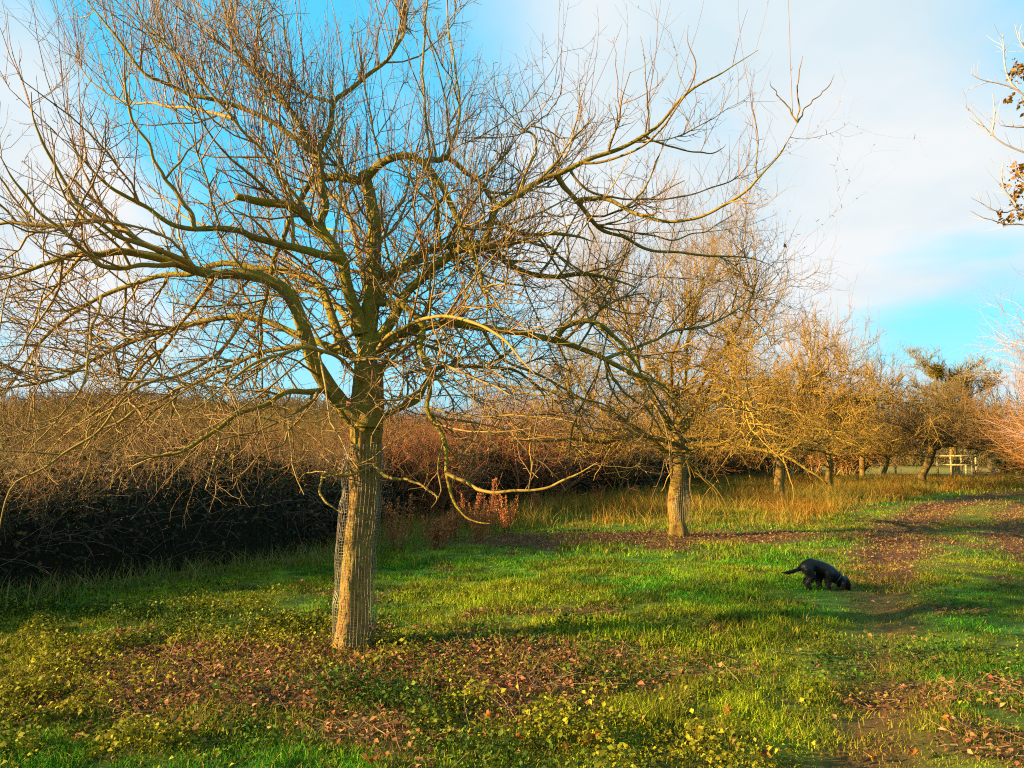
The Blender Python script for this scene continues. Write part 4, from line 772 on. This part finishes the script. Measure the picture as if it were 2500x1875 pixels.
for px, py, k, r_ in [(2482, 172, 60, .11), (2495, 180, 40, .1), (2463, 244, 18, .05), (2490, 415, 60, .1), (2500, 425, 60, .12), (2480, 470, 30, .07), (2478, 490, 26, .07), (2482, 502, 18, .05), (2493, 525, 36, .08), (2449, 455, 12, .04), (2447, 540, 16, .05), (2440, 520, 10, .04), (2468, 535, 18, .05), (2492, 458, 26, .07), (2499, 250, 30, .1)]:
    c0 = P(px, py, mz) - off2; pp = c0 + rng.randn(k, 3) * r_ * .5; yel = (px == 2480 and py == 502); leafmesh(mm, rng, pp, rng.randn(k, 3) + [0, -.3, 0], .025 + .045 * rng.rand(k), barkcol(rng, k, np.array([.32, .12, .025]), np.array([.30, .19, .02])))
mm.build('leaves', M_leaf, e)

# ------------------------------------------------------------------ dead dock plants
rng = np.random.RandomState(80)
dk = [(1150, 1290, .75, 'tall rusty dock plant in the thick of the dead clump'), (1195, 1300, .95, 'tallest rusty dock plant by the low lit branch tip'), (1105, 1310, .6, 'dense rusty dock plant in the left half of the dead clump'), (1235, 1290, .7, 'rusty dock plant at the right end of the main dead clump'), (1060, 1330, .5, 'short rusty dock plant nearest the caged trunk grass'), (975, 1335, .85, 'thin dark red dock spike beside the caged trunk'), (1300, 1255, .55, 'lone rusty dock plant right of the dead clump'), (1460, 1225, .55, 'rusty dock plant left of the second caged trunk'), (1540, 1215, .5, 'small rusty dock plant close to the second caged trunk'), (1080, 1330, .55, 'squat rusty dock plant at the left edge of the dead clump'), (1170, 1320, .6, 'rusty dock plant in front of the tallest one')]
for i, (px, py, h, lb) in enumerate(dk):
    yy = CAMH * F / (py + 8 - 1113); m_ = Mesh(); ns = 9; a = rng.rand(ns) * 6.28; h = h * 1.25
    S = grow(rng, np.stack([np.cos(a), np.sin(a), a * 0], 1) * .05, np.stack([np.cos(a) * .22, np.sin(a) * .22, np.ones(ns)], 1), h * (.6 + .4 * rng.rand(ns)), 8, .05, .03); RS = np.tile(np.linspace(.006, .003, 8), (ns, 1))
    e = empty('dock_plant'); ms = Mesh(); ms.tubes(S, RS, 4, barkcol(rng, ns, RD1 * .8, BR1)); ms.build('stem', M_twig, e)
    p, tg, r, i_, t = spawn(rng, S, RS, 900, .25, 1); p += rng.randn(900, 3) * .06 * (1.2 - t)[:, None]; leafmesh(m_, rng, p, rng.randn(900, 3), .015 + .03 * rng.rand(900), barkcol(rng, 900, np.array([.50, .15, .05]), np.array([.42, .18, .06]))); m_.build('seed_heads', M_leaf, e)
    put(e, px, yy, rng.rand() * 6); tag(e, lb, 'dock plant', 'dead dock plants')

# ------------------------------------------------------------------ far timber frame, posts, log
def box(m_, c, s, col=(.42, .29, .11)):
    c = np.array(c, float); s = np.array(s, float) / 2; V = np.array([[x_, y_, z_] for x_ in (-1, 1) for y_ in (-1, 1) for z_ in (-1, 1)]) * s + c
    m_.add(V, np.array([[0, 1, 3, 2], [4, 6, 7, 5], [0, 4, 5, 1], [2, 3, 7, 6], [0, 2, 6, 4], [1, 5, 7, 3]]), col)
e = empty('timber_tree_guard'); put(e, 2329, 60); tag(e, 'square pale timber frame with wire netting around the far old trunk', 'tree guard')
for sx in (-1, 1):
    for sy in (-1, 1): m_ = Mesh(); box(m_, (sx * .95, sy * .95, .8), (.11, .11, 1.75)); m_.build('post', M_wood, e)
for sy in (-1, 1):
    for zz in (.92, 1.6): m_ = Mesh(); box(m_, (0, sy * 1.03, zz), (2.1, .05, .1)); m_.build('rail', M_wood, e)
for sx in (-1, 1):
    for zz in (.92, 1.6): m_ = Mesh(); box(m_, (sx * 1.035, 0, zz + .002), (.05, 1.9, .1)); m_.build('rail', M_wood, e)
m_ = Mesh(); xs_ = np.linspace(-.9, .9, 13); q = np.array([[[a_, -.99, .05], [a_, -.99, .9]] for a_ in xs_] + [[[-.9, -.99, z_], [.9, -.99, z_]] for z_ in np.linspace(.1, .88, 7)]); m_.tubes(q, np.full(q.shape[:2], .006), 3, [.3, .28, .22]); m_.build('wire_netting', M_wire, e)
for px, yy, h, lb in [(2181, 60, 1.35, 'pale fence post left of the crooked dark tree'), (2367, 64, 1.5, 'pale fence post just right of the timber frame'), (2379, 66, 1.2, 'shorter pale fence post right of the taller one'), (2352, 57, .9, 'low pale stake in front of the timber frame')]:
    m_ = Mesh(); box(m_, (0, 0, h / 2 - .05), (.12, .12, h + .1)); s_ = .085
    m_.add(np.array([[-.06, -.06, h], [.06, -.06, h], [.06, .06, h], [-.06, .06, h], [0, 0, h + .06]]), np.array([[0, 1, 4], [1, 2, 4], [2, 3, 4], [3, 0, 4]]), (.26, .17, .06)); o = m_.build('fence_post', M_wood); put(o, px, yy); tag(o, lb, 'post', 'pale posts at the far end')
m_ = Mesh(); rng = np.random.RandomState(90); b0 = np.array([[[-1.3, 0, .25], [-.6, .1, .3], [0, 0, .22], [.7, .1, .3], [1.5, .2, .2]]]); m_.tubes(b0, np.array([[.13, .15, .14, .11, .05]]), 8, [.06, .04, .03])
q = grow(rng, np.array([[-1.2, 0, .3]] * 8 + [[.6, 0, .3]] * 6), rng.randn(14, 3) + [0, 0, .5], .5 + .6 * rng.rand(14), 6, .25, .02); m_.tubes(q, np.tile(np.linspace(.04, .012, 6), (14, 1)), 5, [.06, .04, .03]); o = m_.build('fallen_branch', M_twig); put(o, 2412, 58); tag(o, 'dark fallen branch lying in grass right of the timber frame', 'branch')

# ------------------------------------------------------------------ the dog
def build_dog():
    k = 9.35 / F
    def W(px, py, dy=0): return np.array([(px - 1975) * k, dy, (1443 - py) * k])
    caps = []
    def chain(pts, col=None):
        for (a_, ra), (b_, rb) in zip(pts[:-1], pts[1:]): caps.append((a_, ra, b_, rb))
    # trunk of the body: rump -> loin -> ribs -> shoulder -> neck -> head
    chain([(W(1957, 1388), .080), (W(1968, 1382), .077), (W(1983, 1385), .070), (W(1999, 1393), .084), (W(2012, 1401), .086), (W(2024, 1409), .072), (W(2034, 1416), .062), (W(2041, 1420), .058), (W(2046, 1421), .062)])
    chain([(W(2045, 1421), .062), (W(2050, 1427), .052), (W(2053, 1434), .034), (W(2055, 1440), .026)])   # head and muzzle reaching down
    chain([(W(1951, 1383), .034), (W(1940, 1391), .022), (W(1930, 1396), .020), (W(1915, 1400), .021), (W(1905, 1401), .016), (W(1899, 1400), .01)])   # feathered tail
    for s, dx in ((-1, 0), (1, 6)):
        chain([(W(1957 + dx, 1394, s * .05), .066), (W(1964 + dx, 1409, s * .06), .045), (W(1953 + dx, 1424, s * .065), .032), (W(1958 + dx, 1436, s * .065), .024), (W(1958 + dx, 1443, s * .065), .022), (W(1963 + dx, 1444, s * .065), .022)])
        chain([(W(2006 - dx * 2, 1402, s * .055), .06), (W(2002 - dx * 2, 1418, s * .06), .038), (W(2003 - dx * 2, 1430, s * .06), .026), (W(2003 - dx * 2, 1442, s * .06), .022), (W(2008 - dx * 2, 1444, s * .06), .022)])
        chain([(W(2041, 1415, s * .058), .02), (W(2038, 1424, s * .07), .027), (W(2038, 1433, s * .07), .02)])   # ears
    # implicit surface sampled on a grid, meshed by Blender's voxel remesh from dense balls
    me = bpy.data.meshes.new('body'); import bmesh as bmm; bm = bmm.new()
    from mathutils import Matrix
    for a_, ra, b_, rb in caps:
        n = max(2, int(np.linalg.norm(b_ - a_) / .012))
        for t in np.linspace(0, 1, n):
            bmm.ops.create_icosphere(bm, subdivisions=2, radius=ra + (rb - ra) * t, matrix=Matrix.Translation(Vector(a_ + (b_ - a_) * t)))
    bm.to_mesh(me); bm.free(); tmp = bpy.data.objects.new('body', me); COL.objects.link(tmp)
    r = tmp.modifiers.new('r', 'REMESH'); r.mode = 'VOXEL'; r.voxel_size = .009; s = tmp.modifiers.new('s', 'SMOOTH'); s.iterations = 5; s.factor = .6
    dg = bpy.context.evaluated_depsgraph_get(); ev = tmp.evaluated_get(dg); m2 = bpy.data.meshes.new_from_object(ev)
    n = len(m2.vertices); V = np.zeros(n * 3, np.float32); m2.vertices.foreach_get('co', V); V = V.reshape(-1, 3); Nn = np.zeros(n * 3, np.float32); m2.vertices.foreach_get('normal', Nn); Nn = Nn.reshape(-1, 3)
    q = [tuple(p_.vertices) for p_ in m2.polygons]; Q4 = np.array([a_ for a_ in q if len(a_) == 4]); Q3 = np.array([a_ for a_ in q if len(a_) == 3]).reshape(-1, 3)
    bpy.data.objects.remove(tmp)
    rng = np.random.RandomState(99); m_ = Mesh(); col = np.tile(np.array([.004, .004, .005]), (n, 1))
    m_.add(V, Q4, col)
    if len(Q3): m_.f.setdefault(3, []).append(Q3)
    # coat of short hairs; longer feathering on tail, legs, belly
    k_ = rng.choice(n, 9000); p = V[k_]; d = Nn[k_] * .55 + np.array([-.45, 0, -.5]); long_ = ((p[:, 0] < -.16) | (p[:, 2] < .18)); ln = np.where(long_, .020, .010) * (.6 + .7 * rng.rand(len(k_)))
    H = grow(rng, p - Nn[k_] * .002, d, ln, 3, .12, -.05); m_.tubes(H, np.tile(np.array([.0022, .0016, .0004]), (len(k_), 1)), 3, np.tile(np.array([.006, .006, .007]), (len(k_), 1)) * (.6 + 1.6 * rng.rand(len(k_)) ** 3)[:, None])
    return m_
yd = 9.35; xd = (1975 - CX) / F * yd
e = empty('dog', (xd, yd, float(height(xd, yd)) - .01)); tag(e, 'black spaniel type dog walking right with its nose down sniffing the grass', 'dog')
build_dog().build('body', M_fur, e, True)
m_ = Mesh(); a = np.linspace(0, 2 * math.pi, 25); k = 9.35 / F; c0 = np.array([(2028 - 1975) * k, 0, (1443 - 1412) * k]); ax = unit(np.array([.72, 0, -.5])); u_ = np.array([0, 1., 0]); v_ = np.cross(ax, u_)
ring = c0 + (np.cos(a)[:, None] * u_ + np.sin(a)[:, None] * v_) * .079; m_.tubes(ring[None], np.full((1, 25), .006), 6, [.10, .09, .09]); m_.build('collar', M_wire, e)
